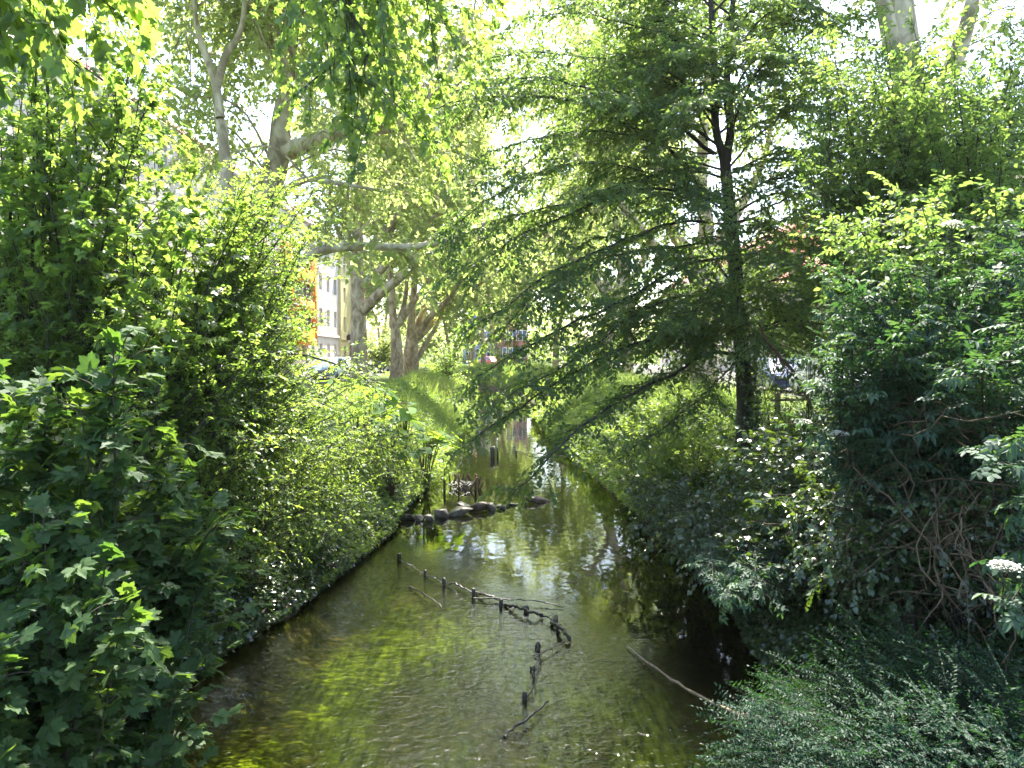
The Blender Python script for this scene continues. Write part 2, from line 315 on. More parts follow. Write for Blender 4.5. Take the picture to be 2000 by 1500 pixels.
def bed_mat():
    m, t, out = mat_new('bank and stream bed'); L = t.links.new
    tc = t.nodes.new('ShaderNodeTexCoord'); sx = t.nodes.new('ShaderNodeSeparateXYZ'); L(tc.outputs['Object'], sx.inputs[0])
    def nz(scale, st, det=5.):
        mp = t.nodes.new('ShaderNodeMapping'); mp.inputs['Scale'].default_value = st; n = t.nodes.new('ShaderNodeTexNoise')
        n.inputs['Scale'].default_value = scale; n.inputs['Detail'].default_value = det; L(tc.outputs['Object'], mp.inputs[0]); L(mp.outputs[0], n.inputs[0]); return n
    soil = ramp(t, [(.3, (.02,.016,.01)), (.5, (.05,.038,.024)), (.7, (.11,.085,.055))]); L(nz(4, (1,1,1)).outputs[0], soil.inputs[0])
    sand = ramp(t, [(.3, (.05,.042,.018)), (.55, (.17,.125,.06)), (.72, (.30,.22,.11))]); L(nz(7, (1,.6,1)).outputs[0], sand.inputs[0])
    alg = ramp(t, [(.3, (.03,.042,.006)), (.50, (.20,.25,.016)), (.68, (.38,.44,.03))]); L(nz(9, (1.6,.35,1)).outputs[0], alg.inputs[0])
    am = ramp(t, [(.42, (0,0,0)), (.56, (1,1,1))]); L(nz(.75, (1.3,.5,1), 3.).outputs[0], am.inputs[0])
    m1 = t.nodes.new('ShaderNodeMix'); m1.data_type = 'RGBA'; L(am.outputs[0], m1.inputs[0]); L(sand.outputs[0], m1.inputs[6]); L(alg.outputs[0], m1.inputs[7])
    cc = t.nodes.new('ShaderNodeMath'); cc.operation = 'MULTIPLY_ADD'; cc.inputs[1].default_value = 1.35; L(sx.outputs[0], cc.inputs[0]); L(sx.outputs[1], cc.inputs[2])
    pm = t.nodes.new('ShaderNodeMapRange'); pm.inputs[1].default_value = 9.5; pm.inputs[2].default_value = 12.; L(cc.outputs[0], pm.inputs[0])
    silt = ramp(t, [(.35, (.006,.006,.003)), (.6, (.020,.017,.009)), (.72, (.11,.065,.03))]); L(nz(3, (1,.7,1)).outputs[0], silt.inputs[0])
    up = t.nodes.new('ShaderNodeMapRange'); up.inputs[1].default_value = 16.; up.inputs[2].default_value = 19.; up.inputs[3].default_value = 1.; up.inputs[4].default_value = 0.; L(sx.outputs[1], up.inputs[0])
    pu = t.nodes.new('ShaderNodeMath'); pu.operation = 'MULTIPLY'; L(pm.outputs[0], pu.inputs[0]); L(up.outputs[0], pu.inputs[1])
    m0 = t.nodes.new('ShaderNodeMix'); m0.data_type = 'RGBA'; L(pu.outputs[0], m0.inputs[0]); L(m1.outputs[2], m0.inputs[6]); L(silt.outputs[0], m0.inputs[7]); m1 = m0
    mr = t.nodes.new('ShaderNodeMapRange'); mr.inputs[1].default_value = -.06; mr.inputs[2].default_value = .03; L(sx.outputs[2], mr.inputs[0])
    m2 = t.nodes.new('ShaderNodeMix'); m2.data_type = 'RGBA'; L(mr.outputs[0], m2.inputs[0]); L(m1.outputs[2], m2.inputs[6]); L(soil.outputs[0], m2.inputs[7])
    turf = ramp(t, [(.3, (.03,.05,.012)), (.55, (.06,.09,.02)), (.75, (.13,.12,.05))]); L(nz(2.2, (1,1,1)).outputs[0], turf.inputs[0])
    mt = t.nodes.new('ShaderNodeMapRange'); mt.inputs[1].default_value = .9; mt.inputs[2].default_value = 1.7; L(sx.outputs[2], mt.inputs[0])
    m3 = t.nodes.new('ShaderNodeMix'); m3.data_type = 'RGBA'; L(mt.outputs[0], m3.inputs[0]); L(m2.outputs[2], m3.inputs[6]); L(turf.outputs[0], m3.inputs[7]); m2 = m3
    p = t.nodes.new('ShaderNodeBsdfPrincipled'); p.inputs['Roughness'].default_value = .9; p.inputs['Specular IOR Level'].default_value = .2
    bp = t.nodes.new('ShaderNodeBump'); bp.inputs['Strength'].default_value = .7; bp.inputs['Distance'].default_value = .05
    L(nz(11, (1,1,1)).outputs[0], bp.inputs['Height']); L(bp.outputs[0], p.inputs['Normal'])
    L(m2.outputs[2], p.inputs['Base Color']); L(p.outputs[0], out.inputs[0]); return m
xs = np.concatenate([np.linspace(-400, -14, 20), np.linspace(-13, -6, 20), np.linspace(-5.8, 5.8, 130), np.linspace(6, 13, 20), np.linspace(14, 400, 20)])
ys = np.concatenate([np.linspace(-60, 2, 16), np.linspace(2.3, 32, 150), np.linspace(32.8, 90, 70), np.linspace(95, 900, 40)])
tag(sheet('ground', xs, ys, ground, bed_mat()), kind='structure')

def water_mat():
    m, t, out = mat_new('stream water'); L = t.links.new
    tc = t.nodes.new('ShaderNodeTexCoord'); sx = t.nodes.new('ShaderNodeSeparateXYZ'); L(tc.outputs['Object'], sx.inputs[0])
    def nz(scale, st, det=3., dist=0.):
        mp = t.nodes.new('ShaderNodeMapping'); mp.inputs['Scale'].default_value = st; n = t.nodes.new('ShaderNodeTexNoise')
        n.inputs['Scale'].default_value = scale; n.inputs['Detail'].default_value = det; n.inputs['Distortion'].default_value = dist
        L(tc.outputs['Object'], mp.inputs[0]); L(mp.outputs[0], n.inputs[0]); return n
    # riffle below the row of stakes, calmer pool above it: distance to the bent line of stakes
    c = t.nodes.new('ShaderNodeMath'); c.operation = 'MULTIPLY_ADD'; c.inputs[1].default_value = 1.35   # y + 1.35 x
    L(sx.outputs[0], c.inputs[0]); L(sx.outputs[1], c.inputs[2])
    mr = t.nodes.new('ShaderNodeMapRange'); mr.inputs[1].default_value = 8.6; mr.inputs[2].default_value = 12.4; mr.inputs[3].default_value = 1.; mr.inputs[4].default_value = .025
    mr.interpolation_type = 'SMOOTHSTEP'; L(c.outputs[0], mr.inputs[0])
    far = t.nodes.new('ShaderNodeMapRange'); far.inputs[1].default_value = 10.; far.inputs[2].default_value = 30.; far.inputs[3].default_value = 1.; far.inputs[4].default_value = .5; L(sx.outputs[1], far.inputs[0])
    sm = t.nodes.new('ShaderNodeMath'); sm.operation = 'MULTIPLY'; L(mr.outputs[0], sm.inputs[0]); L(far.outputs[0], sm.inputs[1])
    def halfn(x):
        h = t.nodes.new('ShaderNodeMath'); h.operation = 'MULTIPLY'; h.inputs[1].default_value = .13; L(x.outputs[0], h.inputs[0]); return h
    a = nz(3.2, (1.,.9,1), 1., .4); b = nz(9, (.8,1.1,1), 2., .8); c2 = nz(24, (1,1,1), 2., .8)
    m1 = t.nodes.new('ShaderNodeMath'); m1.operation = 'MULTIPLY'; L(b.outputs[0], m1.inputs[0]); L(sm.outputs[0], m1.inputs[1])
    m2 = t.nodes.new('ShaderNodeMath'); m2.operation = 'MULTIPLY'; L(c2.outputs[0], m2.inputs[0]); L(sm.outputs[0], m2.inputs[1])
    ad = t.nodes.new('ShaderNodeMath'); ad.operation = 'MULTIPLY_ADD'; ad.inputs[1].default_value = .75; a = halfn(a); L(m1.outputs[0], ad.inputs[0]); L(a.outputs[0], ad.inputs[2])
    a2 = t.nodes.new('ShaderNodeMath'); a2.operation = 'MULTIPLY_ADD'; a2.inputs[1].default_value = .22; L(m2.outputs[0], a2.inputs[0]); L(ad.outputs[0], a2.inputs[2])
    bp = t.nodes.new('ShaderNodeBump'); bp.inputs['Distance'].default_value = .022; bp.inputs['Strength'].default_value = 1.; L(a2.outputs[0], bp.inputs['Height'])
    fr = t.nodes.new('ShaderNodeFresnel'); fr.inputs[0].default_value = 1.95; L(bp.outputs[0], fr.inputs['Normal'])
    gl = t.nodes.new('ShaderNodeBsdfGlossy'); gl.inputs['Roughness'].default_value = .02; L(bp.outputs[0], gl.inputs['Normal'])
    tr = t.nodes.new('ShaderNodeBsdfTransparent'); tr.inputs[0].default_value = (.62,.68,.38,1)
    mx = t.nodes.new('ShaderNodeMixShader'); L(fr.outputs[0], mx.inputs[0]); L(tr.outputs[0], mx.inputs[1]); L(gl.outputs[0], mx.inputs[2]); L(mx.outputs[0], out.inputs[0])
    return m
def water_sheet():
    yy = np.concatenate([np.linspace(-20, 60, 120), np.linspace(62, 400, 60)])
    V = np.concatenate([np.stack([np.interp(yy, YT, XL)-.12, yy, 0*yy], 1), np.stack([np.interp(yy, YR, XR)+.12, yy, 0*yy], 1)]); n = len(yy)
    i = np.arange(n-1); return mesh_np('water', V, np.stack([i, i+n, i+n+1, i+1], 1).ravel(), i*4, water_mat())
tag(water_sheet(), kind='structure')
def strip(name, x0, x1, y0, y1, z, mat):
    b = MB(); b.poly([(x0,y0,z),(x1,y0,z),(x1,y1,z),(x0,y1,z)], [(0,1,2,3)]); return tag(b.build(name, mat), kind='structure')
def slabs(name, x0, x1, y0, y1, z0, z1, mat):
    b = MB(); b.box((x0,y0,z0),(x1,y1,z1)); return tag(b.build(name, mat), kind='structure')
strip('road', -17.5, -11.0, 10, 300, 2.02, M['asphalt']); strip('road', 11.0, 18.0, 10, 300, 2.02, M['asphalt'])
slabs('pavement', -21.0, -17.5, 10, 150, 1.7, 2.14, M['paving']); slabs('pavement', 18.0, 21.5, 10, 150, 1.7, 2.14, M['paving'])
strip('path', 6.6, 8.4, 12, 120, 2.03, M['paving'])

# ------------------------------------------------------------------ trees
def finish(name, loc, label, cat, pl, T, leafmat, bark, trunk=None, group=None, lkw=None, twig_r=.004, crown='crown', wood='branches', with_twigs=True):
    root = empty(name, loc); tag(root, label, cat, group)
    if trunk:
        b = MB()
        for pts, r in trunk: b.tube(pts, r, 12, cap=False)
        b.build('trunk', bark, root, smooth=True)
    pl.wood(wood, bark, root, twig_r, with_twigs)
    pl.leaves(crown, T, leafmat, root, **(lkw or {}))
    return root
def uneven(pts, r0, r1, rng, k=.06):
    r = np.linspace(r0, r1, len(pts)); return r*(1+rng.normal(0, k, len(pts)))

# ---- the hornbeam on the right bank
def hornbeam():
    pl = Plant(11); rng = pl.rng; D = 15.
    base = P(1452, 870, D); base[2] = float(ground(base[0], base[1]))-.1
    tr = spl([base, P(1455,790,D), P(1446,650,D), P(1434,500,D), P(1422,380,D), P(1415,310,D)], 26)
    t1 = spl([P(1415,315,D), P(1398,250,D), P(1395,150,D), P(1388,0,D), P(1380,-70,D), P(1370,-130,D)], 16)
    t2 = spl([P(1418,315,D), P(1428,240,D), P(1420,150,D+.3), P(1432,0,D+.4), P(1440,-60,D+.5), P(1445,-110,D+.5)], 16)
    r = np.interp(np.linspace(0, 1, 26), [0,.06,.3,1], [.25,.185,.155,.11])*(1+rng.normal(0, .03, 26))
    trunk = [(tr, r), (t1, uneven(t1, .095, .02, rng)), (t2, uneven(t2, .10, .02, rng))]
    L = []
    def lm(ctrl, r0, r1=.005, n=22):
        q = spl([P(*c) for c in ctrl], n); q[1:] += np.cumsum(rng.normal(0, .022, (n-1, 3)), 0); L.append(pl.limb(q, r0*.72, r1))
    lm([(1395,300,15),(1330,250,14.6),(1250,222,14),(1130,205,13.2),(1000,200,12.6),(900,205,12),(830,235,11.6)], .065)
    lm([(1345,330,14.8),(1290,275,14.4),(1235,245,14),(1180,220,13.6)], .06)
    lm([(1425,400,15),(1370,355,14.8),(1345,330,14.8)], .065, .05)
    lm([(1380,275,15),(1345,215,14.7),(1300,150,14.5),(1265,80,14.3)], .035)
    lm([(1230,185,14),(1150,190,13.4),(1050,172,12.8),(940,180,12.2),(880,200,11.8)], .03)
    lm([(1432,560,15),(1405,520,14.8),(1370,430,14.6),(1340,370,14.4),(1300,320,14)], .045)
    lm([(1436,640,15),(1380,640,14.4),(1300,660,13.6),(1180,690,12.6),(1060,745,11.7),(960,800,11),(868,862,10.6)], .055)
    lm([(1440,690,15),(1390,690,14.3),(1310,735,13.2),(1200,785,12),(1110,845,11),(1050,905,10.5),(985,956,10.3)], .055)
    lm([(1432,500,15),(1360,510,14.2),(1260,555,13.2),(1150,605,12.4),(1060,665,11.8),(960,735,11.2),(920,770,11)], .05)
    lm([(1428,440,15),(1340,430,14.2),(1230,460,13.4),(1100,530,12.6),(1000,600,12),(930,650,11.6)], .045)
    lm([(1424,400,15),(1320,385,14.3),(1200,400,13.5),(1060,460,12.8),(950,520,12.3),(880,560,12)], .045)
    lm([(1420,350,15),(1330,330,14.3),(1220,350,13.6),(1120,370,13),(1000,400,12.5),(900,440,12.1)], .04)
    lm([(1438,600,15),(1370,600,14.6),(1290,610,14),(1190,650,13.4),(1100,700,13)], .03)
    lm([(1445,700,15),(1410,735,14.4),(1360,780,13.7),(1290,830,12.8),(1220,870,12.2)], .03)
    lm([(1446,655,15),(1500,640,14.8),(1570,590,14.5),(1640,535,14.2),(1700,500,14)], .035)
    lm([(1428,440,15),(1500,400,14.8),(1580,370,14.4),(1690,365,14),(1790,370,13.6)], .04)
    lm([(1420,330,15),(1480,280,14.8),(1560,210,14.4),(1620,150,14.2)], .035)
    lm([(1436,520,15),(1500,510,14.6),(1590,480,14.2),(1680,470,13.8)], .03)
    lm([(1440,600,15),(1470,560,14),(1530,545,13),(1600,560,12.3)], .03)
    lm([(1435,470,15),(1330,480,14),(1200,500,13),(1080,570,12.4),(990,660,11.8)], .03)
    lm([(1438,580,15),(1330,580,14),(1220,620,13),(1120,690,12.2),(1020,760,11.6),(960,790,11.3)], .03)
    lm([(1428,420,15),(1330,360,14.4),(1180,310,13.6),(1040,330,12.8),(930,390,12.2),(850,450,11.9)], .03)
    lm([(1400,300,15),(1300,290,14.6),(1180,260,14),(1060,270,13.3),(960,300,12.8),(880,350,12.5)], .03)
    lm([(1395,220,15),(1300,150,14.5),(1180,110,14),(1060,100,13.4),(950,120,13)], .03)
    lm([(1392,130,15),(1290,60,14.5),(1160,20,14),(1030,20,13.5),(950,50,13.2)], .03)
    lm([(1390,60,15),(1300,-10,14.5),(1180,-50,14),(1060,-50,13.6)], .03)
    lm([(1440,620,15),(1480,600,14.6),(1560,640,14.2),(1620,680,13.9)], .025)
    lm([(1430,460,15),(1500,450,14.5),(1600,430,14),(1700,440,13.6)], .03)
    lm([(1425,200,15),(1500,130,14.6),(1590,60,14.2),(1690,40,14)], .03)
    lm([(1425,260,15),(1520,230,14.6),(1620,220,14.2),(1720,240,13.9)], .03)
    for v, du, dv in ((355,-70,40),(455,60,60),(575,-90,70),(640,60,50),(200,-60,10)):
        lm([(1425,v,15),(1425+du*.3,v-15,14.2),(1425+du*.7,v+dv*.3,13.2),(1425+du*1.2,v+dv,12.1)], .025)
    lm([(1420,150,15),(1500,80,14.6),(1600,10,14.2),(1700,-20,14)], .03)
    lm([(1425,100,15),(1540,50,15),(1640,70,15),(1740,120,14.8)], .03)
    lm([(1430,330,15),(1560,300,14.8),(1700,290,14.4),(1790,330,14)], .03)
    lm([(1425,230,15),(1540,170,15.3),(1660,150,15.4),(1760,180,15.2)], .03)
    # upper limbs from the twin stems, in every direction
    for stem in (t1, t2):
        for k in range(17):
            s = .05+.9*k/17+rng.uniform(-.02, .02); p, t, _ = at_s(stem, np.array([s])); p = p[0]
            a = rng.uniform(0, 6.28) if k % 3 else math.pi+rng.normal(0, .6); Lb = (3.2-1.8*s)*rng.uniform(.75, 1.15)
            h = np.array([math.cos(a), math.sin(a)*.8, 0.])
            L.append(pl.limb(spl([p, p+h*Lb*.35+UP*Lb*.22, p+h*Lb*.7+UP*Lb*.22, p+h*Lb+UP*Lb*.05], 12), .028, .006))
    for k in range(22):
        s = .42+.55*rng.uniform(); p, t, _ = at_s(tr, np.array([s])); p = p[0]
        a = rng.uniform(-.6, 3.7)+math.pi*.9*(k % 2) ; Lb = rng.uniform(1.8, 3.2); h = np.array([math.cos(a), math.sin(a), 0.])
        L.append(pl.limb(spl([p, p+h*Lb*.35+UP*Lb*.12, p+h*Lb*.7+UP*Lb*.05, p+h*Lb-UP*Lb*.12], 12), .028, .006))
    lat = []
    for l in L: lat += pl.laterals(l, .010, .25, .85 if l[-1][2] < 2.75 else 1.6, .14, .82, 55, .24, .58, .13)
    for l in L: pl.twigs(l, .07, .45, .3, .9)
    for q in lat: pl.twigs(q, .075, .40, .06, .85, 48, .45)
    finish('hornbeam_tree', base, 'dark hornbeam tree with drooping layered branches leaning over the stream from the right bank', 'tree', pl, OV, M['hornbeam'], M['bark_dark'], trunk, lkw=dict(m=8, size=.092, droop=.4, jit=.5))
hornbeam()

# ---- plane trees
def plane_tree(base, label, seed, limbs, trunk_r, crown=None, ncrown=26, leaf=.18, step=.38, L0=2.0, tstep=.17, m=10, group='plane trees along the banks', trunk_ctrl=None, name='plane_tree', mat='plane', T=None, keep=1.0, bark='bark_plane', tw=.9):
    """limbs: list of (points, r0, r1); crown: (centre, radii) filled with extra limbs"""
    pl = Plant(seed); rng = pl.rng; base = np.array(base, float)
    tc = spl([base-UP*.3]+list(trunk_ctrl), 20); r = np.interp(np.linspace(0, 1, 20), [0,.08,.2,1], [trunk_r*1.35, trunk_r*1.08, trunk_r, trunk_r*.72])*(1+rng.normal(0, .03, 20))
    L = [pl.limb(spl(c, 16), r0, r1, 9) for c, r0, r1 in limbs]
    src = L+[tc]
    if crown is not None:
        cen, rad = np.array(crown[0]), np.array(crown[1])
        for k in range(int(ncrown*1.35)):
            d = nrm(rng.normal(0, 1, 3)); tip = cen+d*rad*rng.uniform(.25, 1.05)
            cand = []
            for _ in range(14):
                l = src[rng.integers(len(src))]; p, t, _q = at_s(l, np.array([rng.uniform(.4, .98)])); e = tip-p[0]; q = np.linalg.norm(e)
                cand.append((q*(1+1.2*max(0., e[2]/q-.5)), tuple(p[0]), tuple(t[0])))
            q = min(cand); p = np.array(q[1]); t = [np.array(q[2])]; e = tip-p
            if np.linalg.norm(e) > 9.: tip = p+e*9./np.linalg.norm(e)
            dd = np.linalg.norm(tip-p)
            L.append(pl.limb(spl([p, p+(tip-p)*.35+UP*dd*.12+t[0]*dd*.08, p+(tip-p)*.7+UP*dd*.1+rng.normal(0, .06*dd, 3), tip], 12), min(.06, .007*dd+.012), .008, 6))
    for l in L:
        q = pl.laterals(l, .03, step, L0, .35, .35, 55, .22, .5, .12, 6, 4)
        for x in q: pl.twigs(x, tstep, tw, .1, .4, 50, .4)
        pl.twigs(l, tstep, tw, .5, .4)
    return finish(name, base, label, 'tree', pl, T or KITE, M[mat], M[bark], [(tc, r)], group, lkw=dict(m=m, size=leaf*1.12, droop=.45, jit=.5, upb=.25, keep=keep, clip=lambda q: (np.abs(q[:,0]+.5-.02*q[:,1]) > 2.6) | (q[:,1] < 20) | (q[:,2] < 7) | (rng.uniform(size=len(q)) < .8)), twig_r=.008)
def gz(u, D): q = P(u, 700, D); return np.array([q[0], D, float(ground(q[0], D))])

# large left plane with the forked, leaning trunk
D = 22.
plane_tree(gz(478, D), 'tall plane tree with pale leaning trunk that forks above the left shrubs', 21, [
    ([P(545,300,D), P(590,285,D-.4), P(640,266,D-.8), P(700,255,D-1.6), P(780,250,D-2.5), P(860,225,D-3)], .30, .05),
    ([P(545,310,D), P(550,230,D), P(562,170,D), P(540,100,D), P(505,40,D), P(490,-120,D), P(470,-300,D)], .32, .06),
    ([P(560,200,D), P(580,120,D+.5), P(545,60,D+.8), P(520,-40,D+1), P(530,-220,D+1)], .15, .04),
    ([P(512,420,D), P(555,375,D-.5), P(600,350,D-1), P(660,358,D-1.6), P(760,375,D-2.2)], .16, .03),
    ([P(505,450,D), P(540,535,D-1), P(570,522,D-1.4), P(630,488,D-2), P(710,481,D-2.5), P(800,482,D-3), P(870,470,D-3.5), P(960,430,D-4)], .2, .05)],
    .46, (P(620,20,D+1), (7,6,5.5)), 60, .165, trunk_ctrl=[P(482,640,D), P(488,520,D), P(505,410,D), P(530,350,D), P(546,300,D)], keep=.8)
D = 19.
plane_tree(gz(400, D), 'plane tree with slim forked grey stem behind the left maple', 22, [
    ([P(430,230,D), P(420,160,D), P(395,90,D), P(380,20,D), P(370,-120,D)], .12, .04),
    ([P(424,170,D), P(440,110,D), P(470,60,D), P(480,-20,D), P(500,-200,D)], .11, .03)],
    .19, (P(400,-150,D), (4,4,3.5)), 26, .155, trunk_ctrl=[P(430,600,D), P(446,400,D), P(432,235,D)], keep=.7)
D = 42.
plane_tree(gz(702, D), 'plane tree with thick brown trunk and two long limbs beside the pale facade', 23, [
    ([P(705,610,D), P(740,575,D-1), P(790,535,D-2), P(840,485,D-3), P(880,465,D-4), P(960,440,D-5)], .34, .06),
    ([P(703,565,D), P(740,530,D-.5), P(790,480,D-1.5), P(840,430,D-2), P(900,380,D-3)], .3, .06),
    ([P(698,530,D), P(700,470,D), P(698,400,D), P(705,300,D), P(720,150,D)], .34, .06),
    ([P(695,540,D), P(672,480,D), P(650,420,D), P(640,330,D)], .2, .05),
    ([P(700,500,D), P(760,440,D+1), P(800,360,D+1), P(820,250,D+1)], .22, .05),
    ([P(694,545,D), P(690,480,D+.5), P(675,430,D+.5), P(690,300,D+1)], .17, .05)],
    .50, (P(780,250,D), (9.5,7,8)), 44, .19, .5, 2.6, .155, trunk_ctrl=[P(701,680,D), P(700,610,D), P(697,530,D)])
D = 52.
plane_tree(gz(774, D), 'short plane trunk left of the splayed plane, brown and forked low', 24, [
    ([P(772,640,D), P(800,600,D), P(830,560,D-1), P(850,500,D-2), P(870,420,D-3)], .3, .06),
    ([P(768,640,D), P(765,560,D), P(762,470,D), P(780,340,D)], .3, .06),
    ([P(775,640,D), P(790,590,D+1), P(800,520,D+1), P(830,430,D+1)], .22, .06)],
    .44, (P(800,330,D), (8,7,8)), 40, .20, .55, 2.8, .155, trunk_ctrl=[P(775,690,D), P(773,660,D), P(771,640,D)])
D = 55.
plane_tree(gz(803, D), 'stout plane tree splaying several limbs to the right over the bank', 25, [
    ([P(806,665,D), P(840,620,D), P(875,585,D-1), P(905,540,D-2), P(950,470,D-3)], .32, .06),
    ([P(808,670,D), P(850,625,D+1), P(880,600,D+1), P(930,560,D), P(990,520,D-1)], .28, .06),
    ([P(802,660,D), P(805,600,D), P(815,520,D), P(840,400,D), P(860,260,D)], .34, .06),
    ([P(804,660,D), P(835,590,D+1), P(858,540,D+1), P(880,440,D+1), P(900,330,D)], .28, .06),
    ([P(812,705,D), P(835,665,D+.5), P(855,630,D+.5), P(880,560,D)], .25, .06)],
    .60, (P(880,360,D), (8,7,8)), 44, .20, .55, 2.8, .155, trunk_ctrl=[P(803,695,D), P(804,675,D), P(804,660,D)])
# right row
D = 26.
plane_tree(gz(1372, D), 'broad plane tree behind the hornbeam, trunk splitting into pale limbs', 26, [
    ([P(1365,510,D), P(1325,470,D-.5), P(1300,420,D-1), P(1285,350,D-1), P(1280,230,D-1), P(1270,60,D-1)], .26, .06),
    ([P(1370,505,D), P(1380,440,D), P(1370,370,D), P(1375,250,D), P(1390,80,D), P(1400,-100,D)], .32, .06),
    ([P(1355,530,D), P(1310,510,D-1), P(1270,470,D-2), P(1230,420,D-3), P(1180,350,D-4), P(1120,300,D-5)], .2, .05),
    ([P(1380,505,D), P(1420,450,D+.5), P(1460,380,D+1), P(1500,280,D+1), P(1520,120,D+1)], .24, .05)],
    .52, (P(1250,120,D), (8,6,6.5)), 40, .15, .42, 2.2, .15, trunk_ctrl=[P(1370,640,D), P(1372,560,D), P(1369,505,D)], keep=.6)
D = 16.
plane_tree(gz(1800, D), 'huge pale plane trunk rising behind the elder at the right', 27, [
    ([P(1770,160,D), P(1745,90,D), P(1728,20,D), P(1700,-100,D), P(1660,-300,D)], .26, .08),
    ([P(1772,150,D), P(1765,60,D), P(1760,-40,D), P(1775,-200,D), P(1790,-400,D)], .33, .08),
    ([P(1800,330,D), P(1850,160,D), P(1885,60,D), P(1905,-30,D), P(1940,-200,D)], .24, .08),
    ([P(1790,450,D), P(1850,420,D-1), P(1930,350,D-2), P(2010,290,D-3), P(2100,200,D-4)], .2, .06)],
    .52, (P(1760,-420,D+3), (6,5,4)), 28, .16, trunk_ctrl=[P(1800,600,D), P(1795,400,D), P(1778,250,D), P(1771,155,D)], keep=.6)
D = 40.
plane_tree(gz(1178, D), 'leaning pale plane tree seen through the hornbeam sprays', 28, [
    ([P(1200,590,D), P(1215,530,D), P(1205,450,D), P(1180,360,D), P(1170,220,D)], .3, .06),
    ([P(1195,600,D), P(1160,540,D), P(1110,500,D-1), P(1060,450,D-2), P(1000,400,D-3)], .22, .05),
    ([P(1205,580,D), P(1250,520,D), P(1280,450,D), P(1300,350,D)], .22, .05)],
    .40, (P(1120,300,D), (8.5,6,8)), 38, .18, .5, 2.4, .16, trunk_ctrl=[P(1180,690,D), P(1188,640,D), P(1200,585,D)])
D = 56.
plane_tree(gz(1226, D), 'slim upright plane tree before the beige right-hand facade', 29, [
    ([P(1226,620,D), P(1222,540,D), P(1228,440,D), P(1220,300,D)], .3, .06),
    ([P(1226,620,D), P(1190,560,D), P(1150,500,D-1), P(1090,450,D-2)], .22, .05),
    ([P(1228,610,D), P(1260,560,D), P(1290,500,D), P(1320,420,D)], .2, .05)],
    .42, (P(1200,340,D), (8,7,8)), 36, .20, .55, 2.8, .155, trunk_ctrl=[P(1226,690,D), P(1226,650,D), P(1226,620,D)])
# far avenue: one tree copied
fr = plane_tree((0, 0, 2.0), 'far slim plane tree left of the blue house at the end of the stream', 30, [
    ([np.array([0,0,5.]), np.array([.8,.3,8]), np.array([1.6,0,12]), np.array([2,0,17])], .2, .05),
    ([np.array([0,0,5.]), np.array([-.9,.3,8]), np.array([-2.2,0,11]), np.array([-3,0,15])], .2, .05)],
    .34, (np.array([0,0,12.5]), (6.5,6,7.5)), 40, .38, .7, 3.0, .34, trunk_ctrl=[np.array([0,0,3.]), np.array([.1,0,5.2])], group='far plane trees at the end of the avenue')
def copy_tree(o, loc, rz, sc_, label):
    c = o.copy(); col.objects.link(c); c.location = loc; c.rotation_euler.z = rz; c.scale = (sc_,)*3; c['label'] = label
    for ch in o.children:
        k = ch.copy(); col.objects.link(k); k.parent = c
    return c
for ch in fr.children: ch.location = (0, 0, -2.0)
fr.location = gz(922, 100)
for u, Dd, rz, s_, lab in ((944, 92, 1.2, 1., 'far plane tree with straight thin trunk standing right before the blue house'),
                      (976, 80, 2.6, .95, 'far plane tree forking low in front of the red brick house'),
                      (880, 84, 4.0, 1., 'far plane tree half hidden behind the round bush on the left bank'),
                      (1085, 76, 5.1, 1.05, 'far plane tree on the right bank behind the drooping hornbeam tips'),
                      (1130, 98, .6, 1.1, 'hindmost plane tree of the right row behind the leaning pale one'),
                      (690, 110, 3.2, 1.2, 'sunlit plane tree closing the street beyond the white van'),
                      (742, 96, 5.6, 1.0, 'bright plane tree between the facade end and the brown forked trunk'),
                      (1000, 140, 1.9, 1.3, 'hazy plane tree closing the view above the stream')):
    copy_tree(fr, gz(u, Dd), rz, s_, lab)

# ---- shrubs and understory
def shrub(name, label, cat, seed, base, boxes, T, mat, bark='bark_twig', stem_r=.02, arch=.18, lat=(.25,.7), tw=(.08,.3), m=7, size=.05, flat=.5, droop=.2, jit=.4, upb=.4, extra=(), group=None, opposite=False, s0=.35, keep=1., lw=None, twig_r=.003, latdroop=.15):
    pl = Plant(seed); rng = pl.rng; L = []
    bases = [np.array(b, float) for b in (base if isinstance(base[0], (list, tuple, np.ndarray)) else [base])]
    for b, n in boxes:
        for tip in boxpts(rng, b, n):
            B = bases[np.argmin([np.linalg.norm((tip-q)[:2])+rng.uniform(0, 1.2) for q in bases])]+rng.normal(0, .08, 3)*(1,1,0)
            d = np.linalg.norm(tip-B); mid = B*.5+tip*.5+UP*d*arch+rng.normal(0, .06*d, 3)
            L.append(pl.limb(spl([B, B*.8+mid*.2+UP*d*arch*.4, mid, tip], 12), stem_r*rng.uniform(.5, 1.1)*min(1.5, .4+d/4), .004, 5))
    for c, r0 in extra: L.append(pl.limb(spl([P(*q) for q in c], 16), r0, .005, 6))
    for l in L:
        q = pl.laterals(l, .008, lat[0], lat[1], s0, flat, 52, latdroop, .5)
        for x in q: pl.twigs(x, tw[0], tw[1], .1, flat+.2 if flat < .8 else flat, 48, .4)
        pl.twigs(l, tw[0], tw[1], .55, flat)
    return finish(name, bases[0], label, cat, pl, T, M[mat], M[bark], None, group, lkw=dict(m=m, size=size, droop=droop, jit=jit, upb=upb, opposite=opposite, keep=keep), twig_r=twig_r)
def gp(u, D): q = P(u, 800, D); return [q[0], D, float(ground(q[0], D))-.05]

